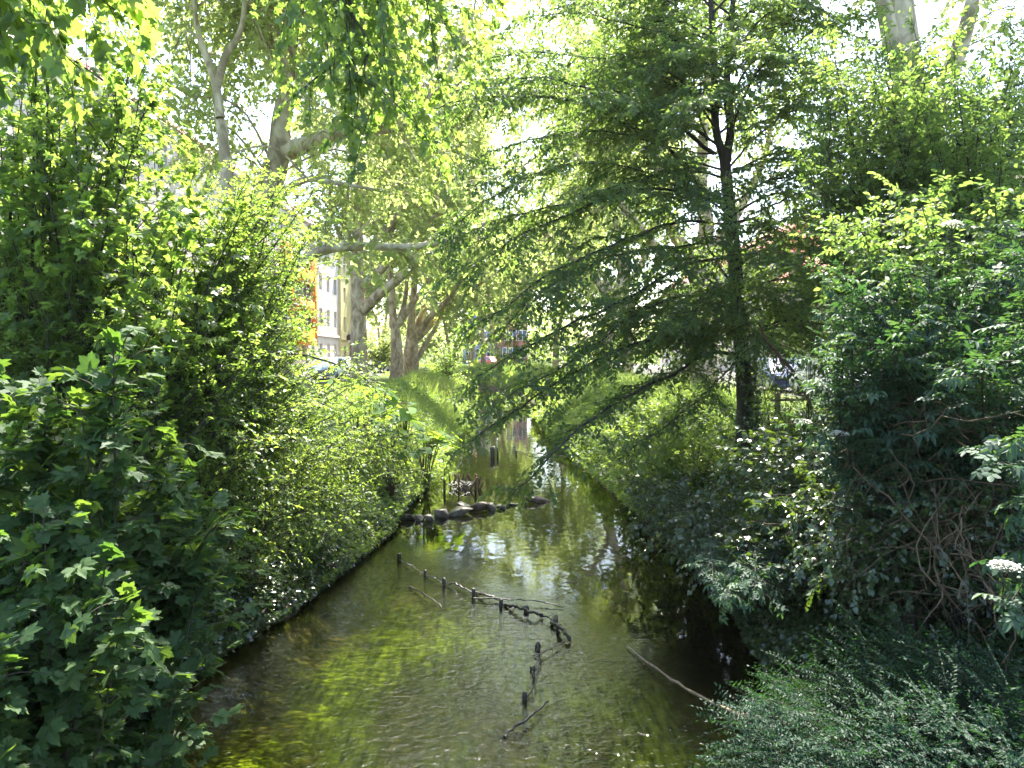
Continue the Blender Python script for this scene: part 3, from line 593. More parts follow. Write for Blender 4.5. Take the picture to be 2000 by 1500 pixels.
shrub('field_maple', 'sunlit small-leaved maple with thin upright stems filling the upper left', 'tree', 41, [gp(60,8), gp(120,8.3), gp(180,8), gp(-60,8.4)],
      [((-120,130,330,480,6.8,9.8), 40), ((300,330,520,560,7.6,9.8), 16), ((-80,-40,300,160,7,10), 20), ((-60,420,420,640,6.8,9.4), 22)], MAPLE_S, 'field', 'bark_dark', .026, .05, (.24,.8), (.165,.3), 6, .078, .45, .3, .45, .3,
      extra=[([(95,800,8),(100,600,8),(97,330,8),(88,60,8),(80,-80,8)], .03), ([(125,800,8.3),(118,550,8.3),(110,300,8.3),(60,150,8.2)], .026), ([(160,820,8),(215,500,8),(230,330,7.8),(120,170,7.6)], .022)])
shrub('maple_bough', 'overhanging maple bough with long dark twigs hanging at the top of the picture', 'tree', 42, list(P(640,-420,8.2)),
      [((500,-60,700,190,7.2,9.8), 11), ((660,-80,930,300,7.4,10), 14), ((680,200,900,340,8,10), 7), ((880,-60,1000,150,8,9.8), 5)], MAPLE_S, 'field', 'bark_dark', .016, .0, (.26,.6), (.15,.28), 5, .080, .4, .5, .5, .2,
      extra=[([(700,-420,8.2),(680,-60,8.2),(688,35,8.2),(684,100,8.2),(620,150,8.2),(560,200,8.2)], .028), ([(688,30,8.2),(720,85,8.2),(712,150,8.1),(760,190,8),(810,240,8)], .018), ([(684,60,8.2),(690,140,8.2),(700,190,8.2),(686,250,8.2)], .015)])
shrub('maple_bough', 'large-leaved sunlit maple spray hanging into the top left corner', 'tree', 43, list(P(-250,-260,4.6)),
      [((-60,-80,280,90,4.2,5.4), 12), ((-40,60,170,190,4.4,5.2), 5)], MAPLE_S, 'field', 'bark_dark', .014, .05, (.2,.45), (.16,.24), 5, .10, .5, .45, .4, .3)
shrub('hazel_shrub', 'dense dark shrub on the left bank with several thick black stems', 'shrub', 44, [gp(110,8.2), gp(150,8), gp(190,8.6), gp(40,8.4)],
      [((-60,520,300,800,6.6,9.4), 56), ((-60,700,320,960,6,8.5), 30), ((240,520,560,760,7.6,10.4), 34)], OV, 'field', 'bark_dark', .035, .1, (.24,.7), (.105,.28), 8, .055, .6, .25, .45, .35)
shrub('arching_shrub', 'arching shrub reaching right towards the plane trunk with long bent dark branches', 'shrub', 45, [gp(250,9.5), gp(330,10)],
      [((380,600,620,800,8.6,11.4), 34), ((560,650,740,800,9.6,12), 16), ((300,760,620,900,8.4,11), 22), ((400,330,570,640,8.6,11), 34), ((480,480,620,720,9.6,12), 16), ((480,370,625,520,9,12), 18), ((540,500,640,700,10.5,13), 12)], OV, 'field', 'bark_dark', .03, .12, (.22,.7), (.08,.26), 8, .052, .75, .25, .4, .35,
      extra=[([(240,850,9.5),(330,760,9.5),(420,715,9.6),(500,690,9.8),(600,695,10.2),(700,730,10.6),(740,770,10.8)], .035), ([(250,800,9.4),(330,640,9.4),(460,540,9.6),(580,440,10)], .02), ([(300,840,9.6),(370,700,9.6),(400,480,9.8),(385,460,9.8)], .016)])
shrub('bramble_shrub', 'low tangled shrub hanging over the left water edge above the dark bank', 'shrub', 46, [gp(330,8.5), gp(470,10.5), gp(560,12)],
      [((280,850,560,1010,7.4,9.4), 30), ((520,800,760,960,9.6,12.5), 40), ((640,840,830,930,12,15), 26), ((480,940,700,1080,8.8,10.4), 20)], OV, 'herb', 'bark_twig', .014, .22, (.2,.5), (.08,.24), 7, .055, .45, .3, .5, .35)
SY = dict(bark='bark_twig', stem_r=.012, arch=.15, lat=(.17,.42), tw=(.10,.14), m=4, flat=.55, droop=.22, jit=.3, upb=.6, opposite=True, group='young sycamores on the left bank', twig_r=.003)
shrub('sycamore_sapling', 'young sycamore whose broad leaf layers spread at mid height by the left edge', 'sapling', 51, [gp(-60,4.3)], [((-80,650,240,760,3.9,4.8), 7), ((-60,740,200,830,4,5), 4)], MAPLE, 'maple', size=.084, **SY)
shrub('sycamore_sapling', 'bushy young sycamore below the black stems, broad dark leaves in tiers', 'sapling', 52, [gp(20,4.8)], [((-60,800,330,1000,4,5.4), 19), ((250,900,420,1040,4.8,5.8), 8)], MAPLE, 'maple', size=.080, **SY)
shrub('sycamore_sapling', 'widest young sycamore, leaf tips reaching the water near the stream bend', 'sapling', 53, [gp(-40,4.2), gp(150,5.3)], [((-60,980,250,1240,3.5,5.2), 32), ((250,1000,450,1150,4.8,5.8), 20), ((320,1080,410,1160,4.8,5.4), 5)], MAPLE, 'maple', size=.078, **SY)
shrub('sycamore_sapling', 'lowest young sycamore at the bottom left corner with pale new shoot', 'sapling', 54, [gp(-100,3.6)], [((-120,1240,20,1500,3.2,4.4), 26), ((0,1220,110,1310,3.8,4.6), 7)], MAPLE, 'maple', size=.078, **SY)
# right side
shrub('ash_tree', 'dark fine-leaved tree crowding the upper right behind the elder', 'tree', 61, [gp(1900,11), gp(2100,11.5)],
      [((1560,60,1800,330,9.8,13), 50), ((1660,340,2060,520,6.6,8.6), 18), ((1780,20,2060,400,8.6,12), 60), ((1620,380,1860,560,8,10), 14), ((1540,300,1800,520,9.6,12), 30), ((1780,360,2060,560,8,11), 22)], OV, 'hornbeam', 'bark_dark', .03, .06, (.28,.8), (.09,.34), 8, .076, .6, .4, .45, .3,
      extra=[([(2060,480,10),(1980,380,10),(1900,300,10.2),(1800,250,10.5),(1700,260,10.8)], .03)])
shrub('elder_shrub', 'blue-green elder with tiers of compound leaves and white umbels at the right', 'shrub', 62, [gp(1800,7.2), gp(1900,7), gp(2050,6.6)],
      [((1600,470,1800,660,6.8,8.6), 17), ((1760,420,2060,640,6,8), 20), ((1590,640,1780,800,6.4,8), 17), ((1560,780,1720,890,6.4,7.6), 8), ((1840,620,2060,790,5.2,6.6), 12)], ELDER, 'elder', 'bark_twig', .02, .16, (.19,.45), (.10,.15), 4, .135, .9, .06, .22, 1.6, opposite=True, latdroop=.04)
shrub('elder_shrub', 'nearer brighter green elder hanging down the right edge beside the dead twigs', 'shrub', 63, [list(P(2180,1000,4.8))],
      [((1950,820,2060,1000,4.6,5.4), 6), ((1960,960,2060,1180,4.4,5.2), 6)], ELDER, 'elder', 'bark_twig', .012, .12, (.17,.3), (.11,.14), 4, .15, .6, .3, .3, .6, opposite=True)
shrub('elder_sapling', 'small elder sapling leaning over the right water edge below the ivy', 'sapling', 64, [list(W(1500,1160,.35))], [((1390,1110,1480,1180,7.0,7.6), 4)], ELDER, 'elder', 'bark_twig', .01, .15, (.17,.3), (.11,.14), 4, .12, .6, .3, .3, .6, opposite=True)
IV = dict(mat='ivy', bark='bark_twig', stem_r=.012, arch=.25, lat=(.16,.45), tw=(.08,.22), m=7, size=.062, flat=.4, droop=.35, jit=.5, upb=.5, group='ivy mounds on the right bank')
def gw(x, y): return [x, y, float(ground(x, y))]
shrub('ivy_mound', 'sunlit ivy mound rounding the right bank just behind the hornbeam tips', 'ivy', 91, [gw(2.9,16), gw(3.6,15), gw(3.4,18)], [((1170,840,1330,960,14,18.5), 34), ((1260,800,1420,900,14,18), 26)], TRI, **{**IV, 'mat': 'herb', 'size': .07})
shrub('ivy_mound', 'dark green ivy mound spilling to the right water edge below the hornbeam', 'ivy', 92, [gw(3.3,11.5), gw(3.5,13)], [((1230,940,1400,1080,10.5,13.5), 40), ((1330,1040,1440,1150,9,10.6), 18)], TRI, **IV)
shrub('ivy_mound', 'glossy sparkling ivy mound between hornbeam foot and elder', 'ivy', 93, [gw(4.0,9.3), gw(4.3,8.4), gw(4.8,10.5)], [((1410,830,1640,1000,8.4,11.5), 46), ((1430,960,1700,1120,7.2,9), 44)], TRI, **IV)
shrub('ivy_mound', 'low ivy mound in front of the dead twigs above the evergreen shrub', 'ivy', 94, [gw(4.3,6.8), gw(4.7,6.4)], [((1560,1020,1800,1160,6.2,7.4), 34), ((1700,960,1900,1120,6,7), 24)], TRI, **{**IV, 'size': .05})
shrub('young_shrub', 'thin young shrub with small leaves standing before the parked cars', 'shrub', 95, [gp(1530,13.5), gp(1590,13)], [((1470,660,1640,800,12.6,14.2), 12), ((1560,560,1660,700,12.4,14), 8)], OV, 'field', 'bark_twig', .014, .08, (.26,.5), (.11,.26), 6, .06, .5, .25, .4, .35)
# dead twig tangle
def tangle():
    pl = Plant(65); rng = pl.rng
    for b, n in (((1760,760,1960,1040,6.2,7.4), 70), ((1650,820,1800,1060,6.4,7.4), 30), ((1800,1000,1960,1180,5.6,6.4), 26)):
        for p in boxpts(rng, b, n):
            d = nrm(rng.normal(0, 1, 3)*(.7,.5,1.)); L = rng.uniform(.5, 1.3); q = [p]
            for k in range(7): d = nrm(d+rng.normal(0, .28, 3)); q.append(q[-1]+d*L/7)
            l = pl.limb(np.array(q), rng.uniform(.005, .011), .002, 4); pl.laterals(l, .004, .14, .4, .1, .1, 50, .05, .4, .2, 5, 3)
    root = empty('dead_twig_thicket', gp(1860,6.8)); tag(root, 'tangle of bare brown dead twigs under the elder at the right', 'dead shrub')
    pl.wood('branches', M['deadwood'], root, with_twigs=False)
tangle()
# honeysuckle mound bottom right
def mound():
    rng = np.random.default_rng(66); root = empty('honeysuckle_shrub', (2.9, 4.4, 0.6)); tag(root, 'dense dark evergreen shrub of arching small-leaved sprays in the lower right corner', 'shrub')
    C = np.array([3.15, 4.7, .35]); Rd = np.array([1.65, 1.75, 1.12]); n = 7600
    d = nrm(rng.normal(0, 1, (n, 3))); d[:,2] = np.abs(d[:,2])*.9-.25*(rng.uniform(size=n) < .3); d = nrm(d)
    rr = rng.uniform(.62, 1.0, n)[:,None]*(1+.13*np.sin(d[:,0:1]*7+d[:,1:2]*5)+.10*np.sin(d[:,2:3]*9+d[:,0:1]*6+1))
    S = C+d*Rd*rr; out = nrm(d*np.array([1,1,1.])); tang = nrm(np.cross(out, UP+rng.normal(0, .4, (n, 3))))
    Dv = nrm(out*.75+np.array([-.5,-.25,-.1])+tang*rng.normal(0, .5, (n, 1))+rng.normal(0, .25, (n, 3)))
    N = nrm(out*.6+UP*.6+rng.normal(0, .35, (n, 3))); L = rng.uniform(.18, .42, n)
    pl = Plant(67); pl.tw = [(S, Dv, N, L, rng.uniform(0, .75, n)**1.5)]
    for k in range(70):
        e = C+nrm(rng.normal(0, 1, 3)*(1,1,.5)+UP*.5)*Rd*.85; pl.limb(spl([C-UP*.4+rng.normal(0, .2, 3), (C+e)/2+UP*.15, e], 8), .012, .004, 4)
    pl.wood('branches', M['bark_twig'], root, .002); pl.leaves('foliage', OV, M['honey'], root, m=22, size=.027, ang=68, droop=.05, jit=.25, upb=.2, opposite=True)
mound()

# ------------------------------------------------------------------ ground cover
def cover(name, seed, n, xf, y0, y1, hmax, T, mat, size, jit=.45, upb=.7, label_kind='stuff', ypow=1., big=0., hang=.0):
    """leaves over the banks; xf(y, r, rng) gives x"""
    rng = np.random.default_rng(seed); y = y0+(y1-y0)*rng.uniform(size=n)**ypow; x = xf(y, rng)
    z = np.maximum(ground(x, y), .03); h = hmax*(.35+.65*np.clip(bumpy(x*2.3, y*2.3)*1.6+.5, 0, 1))*rng.uniform(0, 1, n)**.6
    e = .08; gx = (ground(x+e, y)-ground(x-e, y))/(2*e); gn = nrm(np.stack([-np.clip(gx, -1.5, 1.5), 0*x, 1+0*x], 1))
    pos = np.stack([x, y, z], 1)+gn*h[:,None]
    ax = rng.normal(0, 1, (n, 3)); ax[:,2] *= .3; ax[:,2] -= .25; nr = gn*upb+rng.normal(0, jit, (n, 3)); nr[:,2] = np.abs(nr[:,2])+.15
    c = np.clip(bumpy(x*1.7+5, y*1.7)*1.3+.5, 0, 1); sz = size*rng.uniform(.6, 1.2, n)*(1+big*(y-y0)/(y1-y0))
    global NLEAF; NLEAF += n
    o = leaf_mesh(name, T, pos, ax, nr, sz, .5*c+.5*rng.uniform(size=n), M[mat]); tag(o, kind='stuff'); return o
XLf = lambda y: np.interp(y, YT, XL); XRf = lambda y: np.interp(y, YR, XR)
o = cover('ivy', 71, 90000, lambda y, r: XLf(y)+.10-4.0*r.uniform(size=len(y))**1.3, 4.5, 19, .28, TRI, 'ivy', .05, ypow=1.2, big=.5); o['label'] = 'ivy carpet on the left bank down to the water edge'
o = cover('ivy', 72, 150000, lambda y, r: XRf(y)-.08+4.8*r.uniform(size=len(y))**1.2, 4.5, 17, .42, TRI, 'ivy', .052, ypow=1.2, big=.4); o['label'] = 'glossy ivy carpet on the right bank below the elder'
o = cover('nettles', 73, 70000, lambda y, r: XRf(y)-.12+3.4*r.uniform(size=len(y))**1.1, 10.5, 46, .8, OV, 'herb', .085, big=1.2); o['label'] = 'bright nettles and creepers on the sunlit right bank'
o = cover('nettles', 74, 45000, lambda y, r: XLf(y)+.12-3.2*r.uniform(size=len(y))**1.1, 11, 46, .75, OV, 'herb', .08, big=1.2); o['label'] = 'green nettles along the left bank below the butterbur'
def grass(name, seed, n, xf, y0, y1, h0, label):
    rng = np.random.default_rng(seed); y = rng.uniform(y0, y1, n); x = xf(y, rng); z = ground(x, y)
    pos = np.stack([x, y, z], 1); ax = rng.normal(0, .6, (n, 3)); ax[:,2] = 1
    T = (np.array([(0,.011,0),(0,-.011,0),(.5,.010,.03),(.5,-.010,.03),(.85,.006,.12),(.85,-.006,.12),(1,0,.24)]), [(0,1,3,2),(2,3,5,4),(4,5,6)])
    c = np.clip(bumpy(x*1.2, y*1.2)*1.3+.5, 0, 1)
    o = leaf_mesh(name, T, pos, ax, rng.normal(0, 1, (n, 3)), h0*rng.uniform(.3, 1.2, n)*(.45+.9*c), .6*c+.4*rng.uniform(size=n), M['grass']); tag(o, kind='stuff'); o['label'] = label
grass('grass', 75, 110000, lambda y, r: XLf(y)+.1-3.2*r.uniform(size=len(y)), 20, 110, .8, 'tall pale grass on the far left bank below the plane trunks')
grass('grass', 76, 110000, lambda y, r: XRf(y)+.4+4.6*r.uniform(size=len(y)), 19, 110, .75, 'tall sunlit grass on the right bank behind the drooping branches')
grass('grass', 77, 30000, lambda y, r: np.where(r.uniform(size=len(y)) < .5, -5.5-5.*r.uniform(size=len(y)), 4.5+6.*r.uniform(size=len(y))), 6, 80, .3, 'mown verge grass at street level beside the trees')

# butterbur clumps
def butterbur(i, u, v, D, n, lab):
    rng = np.random.default_rng(200+i); c = P(u, v, D); g = float(ground(c[0], c[1])); root = empty('butterbur_plant', (c[0], c[1], g)); tag(root, lab, 'plant', 'broad-leaved plants on the left bank')
    d = rng.uniform(0, 6.28, n); r = rng.uniform(.1, 1.1, n); pos = np.stack([c[0]+r*np.cos(d), c[1]+r*np.sin(d), np.maximum(g+.25, c[2])+rng.uniform(-.3, .15, n)-.15*r], 1)
    b = MB()
    for p in pos: b.tube(spl([np.array([c[0], c[1], g])+rng.normal(0, .06, 3), (p+np.array([c[0], c[1], p[2]]))/2, p], 5), .012, 4)
    b.build('stems', M['deadwood'], root, True)
    ax = np.stack([np.cos(d), np.sin(d), -.35+0*d], 1)+rng.normal(0, .3, (n, 3)); nr = np.stack([.5*np.cos(d), .5*np.sin(d), 1+0*d], 1)+rng.normal(0, .25, (n, 3))
    leaf_mesh('leaves', ROUND, pos, ax, nr, rng.uniform(.2, .36, n), rng.uniform(size=n), M['butterbur'], root)
for i, (u, v, D, n, lab) in enumerate(((690,745,26,26,'butterbur clump highest on the left bank under the blue car'),
    (740,772,23,26,'butterbur clump with folded grey-green leaves below the brown plane trunk'),
    (790,805,20.5,24,'butterbur clump in full sun at the middle of the left bank slope'),
    (700,815,17.5,20,'butterbur clump half shaded behind the low tangled shrub'),
    (828,848,19.5,18,'butterbur clump lowest towards the water edge and driftwood stakes'),
    (760,850,17,20,'butterbur clump above the ivy between shrub and water'))): butterbur(i, u, v, D, n, lab)
# round bush and bushes along the far bank
def bush(name, label, seed, u, v, D, rad, n, mat='plane', T=None, size=.12, group=None):
    pl = Plant(seed); rng = pl.rng; c = P(u, v, D); g = float(ground(c[0], c[1])); c0 = np.array([c[0], c[1], g])
    for k in range(n):
        d = nrm(rng.normal(0, 1, 3)); d[2] = abs(d[2]); tip = c0+d*np.array(rad)*rng.uniform(.6, 1); l = pl.limb(spl([c0+rng.normal(0, .1, 3)*(1,1,0), (c0+tip)/2+UP*.2*rad[2], tip], 8), .02, .005, 4)
        for x in pl.laterals(l, .01, .3, .8, .3, .2, 55, .1): pl.twigs(x, .14, .35, .1, .3)
    return finish(name, c0, label, 'shrub', pl, T or OV, M[mat], M['bark_twig'], None, group, lkw=dict(m=7, size=size, jit=.5))
bush('round_bush', 'round dense green bush on the left bank right of the splayed plane', 81, 872, 720, 55, (2.3,2.3,3.4), 34, 'field', size=.16)
bush('low_bush', 'low leafy bush on the far right bank at the bend of the stream', 82, 1010, 740, 52, (1.6,1.6,1.6), 18, 'herb', size=.14)
bush('low_bush', 'leafy green bush low on the far left bank below the splayed plane', 87, 872, 765, 40, (1.3,1.5,1.3), 16, 'herb', size=.11)
bush('low_bush', 'small pale bush at the left water edge where the stream narrows', 88, 912, 768, 46, (1.0,1.4,1.4), 14, 'herb', size=.12)
bush('street_bush', 'bright sunlit bush at street level behind the right bank grass', 83, 1370, 745, 20, (1.5,1.2,1.0), 20, 'herb', size=.09)
bush('street_bush', 'pale green bush beside the white van at the left street', 84, 745, 690, 70, (3.4,3,5.5), 36, 'plane', size=.2)
def treeline():
    rng = np.random.default_rng(86); n = 60000; a = rng.uniform(-1, 1, n); x = -10+a*110; y = 168+rng.normal(0, 5, n)+10*np.abs(a); top = 9+4*np.sin(x*.21)+3*np.sin(x*.53+2)+2*np.sin(x*1.3)
    z = 2+top*rng.uniform(0, 1, n)
    o = leaf_mesh('distant_trees', KITE, np.stack([x, y, z], 1), rng.normal(0, 1, (n, 3))-UP*.4, rng.normal(0, 1, (n, 3))+UP*.4, rng.uniform(.5, .95, n), rng.uniform(size=n), M['plane']); tag(o, 'far wood of pale green trees closing the end of the park', kind='stuff')
treeline()
# ivy climbing the hornbeam trunk
def trunk_ivy():
    rng = np.random.default_rng(85); n = 1700; b0 = P(1462, 700, 15.); v = 690+200*rng.uniform(size=n)**.8; a = rng.uniform(0, 6.28, n)
    pos = np.array([P(1450+(8 if x < 760 else 14), x, 15.) for x in v]); r = .17+.10*rng.uniform(size=n)*(v-660)/200
    out = np.stack([np.cos(a), np.sin(a), 0*a], 1); pos += out*r[:,None]
    o = leaf_mesh('climbing_ivy', TRI, pos, rng.normal(0, 1, (n, 3))*(1,1,.5)-UP*.6, out+rng.normal(0, .4, (n, 3))+UP*.3, rng.uniform(.05, .09, n), rng.uniform(size=n), M['ivy'])
    tag(o, 'glossy ivy climbing the foot of the hornbeam trunk', 'ivy')
trunk_ivy()
# elder umbels
def umbel(i, u, v, D, r, lab):
    rng = np.random.default_rng(300+i); c = P(u, v, D); n = 260; a = rng.uniform(0, 6.28, n); q = r*np.sqrt(rng.uniform(size=n))
    pos = c+np.stack([q*np.cos(a), q*np.sin(a), -.35*q*q/r+rng.normal(0, .006, n)], 1)
    el = [o for o in col.objects if o.name.startswith('elder_shrub')][1 if i == 0 else 0]; root = empty('umbel', c)
    b = MB(); hub = c-UP*.09
    for k in range(6): b.tube([hub, c+np.array([r*.6*math.cos(k), r*.6*math.sin(k), -.02])], .003, 4)
    b.tube([hub-UP*.1+np.array([.03,.05,0]), hub], .005, 5); b.build('stalk', M['bark_twig'], root)
    leaf_mesh('blossom', KITE, pos, rng.normal(0, 1, (n, 3))*(1,1,.2), UP+rng.normal(0, .35, (n, 3)), rng.uniform(.012, .02, n), rng.uniform(size=n), M['flower'], root)
    root.parent = el; root.location = c-np.array(el.location)
for i, q in enumerate(((1962,1097,4.3,.09,'white elder umbel low at the right edge above the evergreen shrub'), (1638,842,6.7,.09,'pale elder umbel among leaves above the sparkling ivy'),
    (1570,820,7.2,.08,'pale elder umbel nearest the hornbeam foot'), (1860,432,6.6,.09,'pale elder umbel at the top of the blue-green elder'), (1655,650,6.8,.07,'faded elder umbel in the middle of the elder leaves'))): umbel(i, *q)

# ------------------------------------------------------------------ stones, stakes and driftwood in the water
def rock(i, u, v, wpx, hpx, lab, mat='stone', flat=1.):
    rng = np.random.default_rng(400+i); c = W(u, v+4); k = c[1]/F; w_, h_ = wpx*k/2, hpx*k
    bm = bmesh.new(); n = 12; d = nrm(rng.normal(0, 1, (n, 3)))*rng.uniform(.82, 1.1, (n, 1)); d[:4,2] = rng.uniform(.55, .9, 4)
    V = d*np.array([w_*1.42, w_*.95*flat, h_*.62]); a_ = rng.normal(0, .16); V = np.stack([V[:,0]*math.cos(a_)-V[:,2]*math.sin(a_), V[:,1], V[:,0]*math.sin(a_)*.5+V[:,2]], 1); V[:,2] += h_*.10; V += c
    vs = [bm.verts.new(p) for p in V]; r = bmesh.ops.convex_hull(bm, input=vs)
    bmesh.ops.delete(bm, geom=[v for v in bm.verts if not v.link_faces], context='VERTS')
    bmesh.ops.bevel(bm, geom=bm.edges[:], offset=w_*.03, segments=1, affect='EDGES', profile=.6)
    bm.verts.index_update(); b = MB(); b.poly([tuple(v.co) for v in bm.verts], [tuple(v.index for v in f.verts) for f in bm.faces]); bm.free()
    o = b.build('rock', M[mat]); tag(o, lab, 'rock', 'rocks laid across the stream')
for i, q in enumerate(((798,1010,34,20,'dark rock at the left end of the rock row, against the bank'), (820,1013,18,18,'small squat rock second from the left bank in the rock row'),
    (838,1012,26,18,'grey rock third from the left bank in the rock row'), (862,1006,22,26,'mossy green upright rock left of the long slab'),
    (886,1000,56,26,'long sloping grey slab, largest of the rock row'), (903,990,26,20,'pointed rock behind the right end of the long slab'),
    (934,992,34,24,'tan-topped block rock right of the long slab'), (957,992,24,22,'dark rock touched by the hanging hornbeam tip'),
    (979,990,22,14,'small pointed rock standing alone right of the hanging tip'), (1000,983,20,7,'flat wet stone barely above the water in the row'),
    (1024,983,12,9,'smallest black stone before the reddish boulder'), (1050,976,38,20,'reddish boulder at the right end of the rock row'))):
    rock(i, *q, mat='red_stone' if i in (6, 11) else 'stone')
def post(name, u, v, hpx, wpx, lab, mat='wet_wood', lean=(0,0), group='stakes of the bent row in the stream', seed=0):
    rng = np.random.default_rng(500+seed); c = W(u, v); k = c[1]/F; h = hpx*k*(.6 if name == 'stake' else 1.); r = wpx*k/2*(.85 if name == 'stake' else 1.)
    top = c+np.array([lean[0]*h, lean[1]*h, h]); pts = [c-UP*.35, c, (c+top)/2+rng.normal(0, .1*r, 3), top]
    b = MB(); b.tube(pts, np.array([1, 1, .97, .86])*r, 9); V = b.v[0]; V[-9:] += rng.normal(0, .18*r, (9, 3))
    o = b.build(name, M[mat]); tag(o, lab, 'stake', group)
for i, (u, v, h, wd, lab) in enumerate(((780,1092,20,11,'rotten stake nearest the left bank in the bent row'), (830,1124,18,8,'thin stake crossed by a twig, second from the left bank'),
    (868,1143,24,10,'tapered black stake third from the left bank in the row'), (925,1165,28,10,'tallest black stake in the middle of the bent row'),
    (978,1184,24,9,'slim stake standing where the long thin branch begins'), (1028,1194,15,14,'broken stub with pale top amid caught driftwood'),
    (1085,1214,17,12,'brown sawn stake at the corner where the row bends'), (1050,1268,18,14,'dark sunken stake just below the corner'),
    (1040,1310,14,12,'low wet stake second below the corner of the row'), (1025,1366,26,13,'nearest thick stake of the bent row with a forked twig'))):
    post('stake', u, v, h, wd, lab, 'pale_wood' if i == 6 else 'wet_wood', (np.sin(i*2.1)*.12, 0), seed=i)
post('post', 962, 893, 20, 9, 'thick black post standing alone upstream of the brushwood', seed=20, group='upstream posts'); post('post', 972, 892, 18, 4, 'thin black post beside the thick upstream one', seed=21, group='upstream posts')
post('post', 1008, 888, 9, 4, 'tiny post near the sunlit branch upstream', seed=22, group='upstream posts')
# ring of upright brushwood sticks
def sticks():
    rng = np.random.default_rng(77); words = ['tall reddish stick left of the brushwood ring, set apart', 'straight reddish stick left in the brushwood ring', 'thin stick leaning left in the brushwood ring', 'short stick behind the driftwood knot',
        'thick upright stick left of the driftwood knot', 'bent stick in the middle rear of the ring', 'pale stick behind the knot leaning right', 'crooked stick right of the knot', 'thin stick rear right of the ring', 'long slanting stick crossing the ring on its right',
        'thick upright stick on the right of the ring', 'short dark stick outermost right in the ring', 'slanting stub at the right end of the ring', 'low broken stick at the front of the ring']
    spec = [(868,955,34,5,.02),(880,950,24,3,-.1),(886,948,22,3,.2),(892,944,18,3,-.2),(896,954,28,4,0),(903,942,18,3,.15),(909,944,18,3,.25),(914,948,20,3,.1),(920,946,20,3,-.15),(918,958,26,4,.55),(929,956,30,5,0),(934,952,22,4,.2),(938,956,18,3,.4),(900,960,12,3,-.3)]
    for i, ((u, v, h, wd, ln), lab) in enumerate(zip(spec, words)):
        post('stick', u, v, h, wd, lab, 'bark_red', (ln, rng.normal(0, .08)), 'brushwood sticks set in the stream', 30+i)
    pl = Plant(78); c = W(903, 953)
    for k in range(46):
        p = c+np.array([rng.normal(0, .17), rng.normal(0, .12), rng.uniform(-.03, .16)]); d = nrm(rng.normal(0, 1, 3)*(1,.8,.5)); pl.limb(np.array([p-d*.13, p+rng.normal(0, .02, 3), p+d*.13]), .014, .006, 4)
    root = empty('driftwood_knot', c); tag(root, 'dark knot of driftwood caught inside the ring of sticks', 'driftwood'); pl.wood('twigs', M['wet_wood'], root, with_twigs=False)
M['bark_red'] = noise_mat('reddish bark', [(.3, (.05,.024,.014)), (.7, (.14,.075,.045))], 14, .7, .3)
sticks()
def wood_piece(name, ctrl, r0, r1, lab, mat='wet_wood', cat='branch', twig=0, seed=0):
    pl = Plant(600+seed); q = spl(ctrl, 18); q[1:-1] += pl.rng.normal(0, r0*.35, (16, 3)); l = pl.limb(q, r0*.8, r1, 7); pl.br[-1] = (q, pl.br[-1][1]*pl.rng.uniform(.6, 1.3, 18), 7)
    if twig: pl.laterals(l, min(.006, r0*.4), twig*1.7, .17, .1, .1, 42, .05, .3, .3, 4, 4)
    root = empty(name, ctrl[0]); tag(root, lab, cat); pl.wood('wood', M[mat], root, with_twigs=False)
wood_piece('fallen_branch', [W(1225,1262,.02), W(1290,1312,.06), W(1335,1340,.14), W(1400,1378,.25), W(1470,1402,.42), W(1560,1420,.6)], .014, .026, 'long grey-brown branch slanting from the water into the evergreen shrub', 'pale_wood')
wood_piece('stick', [W(800,1146,.02), W(825,1158,.05), W(846,1172,.04), W(862,1186,.01)], .016, .007, 'bent stick floating below the row of stakes', twig=.2, seed=1)
wood_piece('thin_branch', [W(925,1168,.03), W(990,1170,.05), W(1050,1174,.05), W(1100,1186,.02)], .012, .006, 'long thin branch with pale end lying along the stakes', seed=2)
wood_piece('driftwood', [W(985,1180,.02), W(1010,1186,.07), W(1040,1196,.08), W(1060,1202,.03)], .028, .018, 'dark driftwood log wedged between stakes before the corner', cat='driftwood', twig=.08, seed=3)
wood_piece('driftwood', [W(1078,1216,.03), W(1095,1226,.09), W(1108,1240,.08), W(1112,1252,.02)], .034, .02, 'wet driftwood lump leaning on the corner stake', cat='driftwood', twig=.08, seed=4)
wood_piece('driftwood', [W(870,1142,.02), W(890,1140,.06), W(905,1148,.05), W(925,1158,.02)], .02, .01, 'small twiggy driftwood between the third stake and the tallest', cat='driftwood', twig=.07, seed=5)
wood_piece('driftwood', [W(930,1158,.02), W(950,1162,.07), W(975,1172,.03)], .022, .012, 'twiggy debris between the tallest and the slim stake', cat='driftwood', twig=.07, seed=6)
wood_piece('driftwood', [W(1040,1280,.01), W(1060,1275,.05), W(1085,1262,.05), W(1105,1248,.03)], .014, .007, 'pale twig heap trailing below the corner of the row', 'pale_wood', 'driftwood', .06, 7)
wood_piece('driftwood', [W(985,1440,.01), W(1005,1420,.05), W(1040,1395,.06), W(1070,1370,.02)], .018, .009, 'wet debris line nearest the camera below the last stake', cat='driftwood', twig=.07, seed=8)
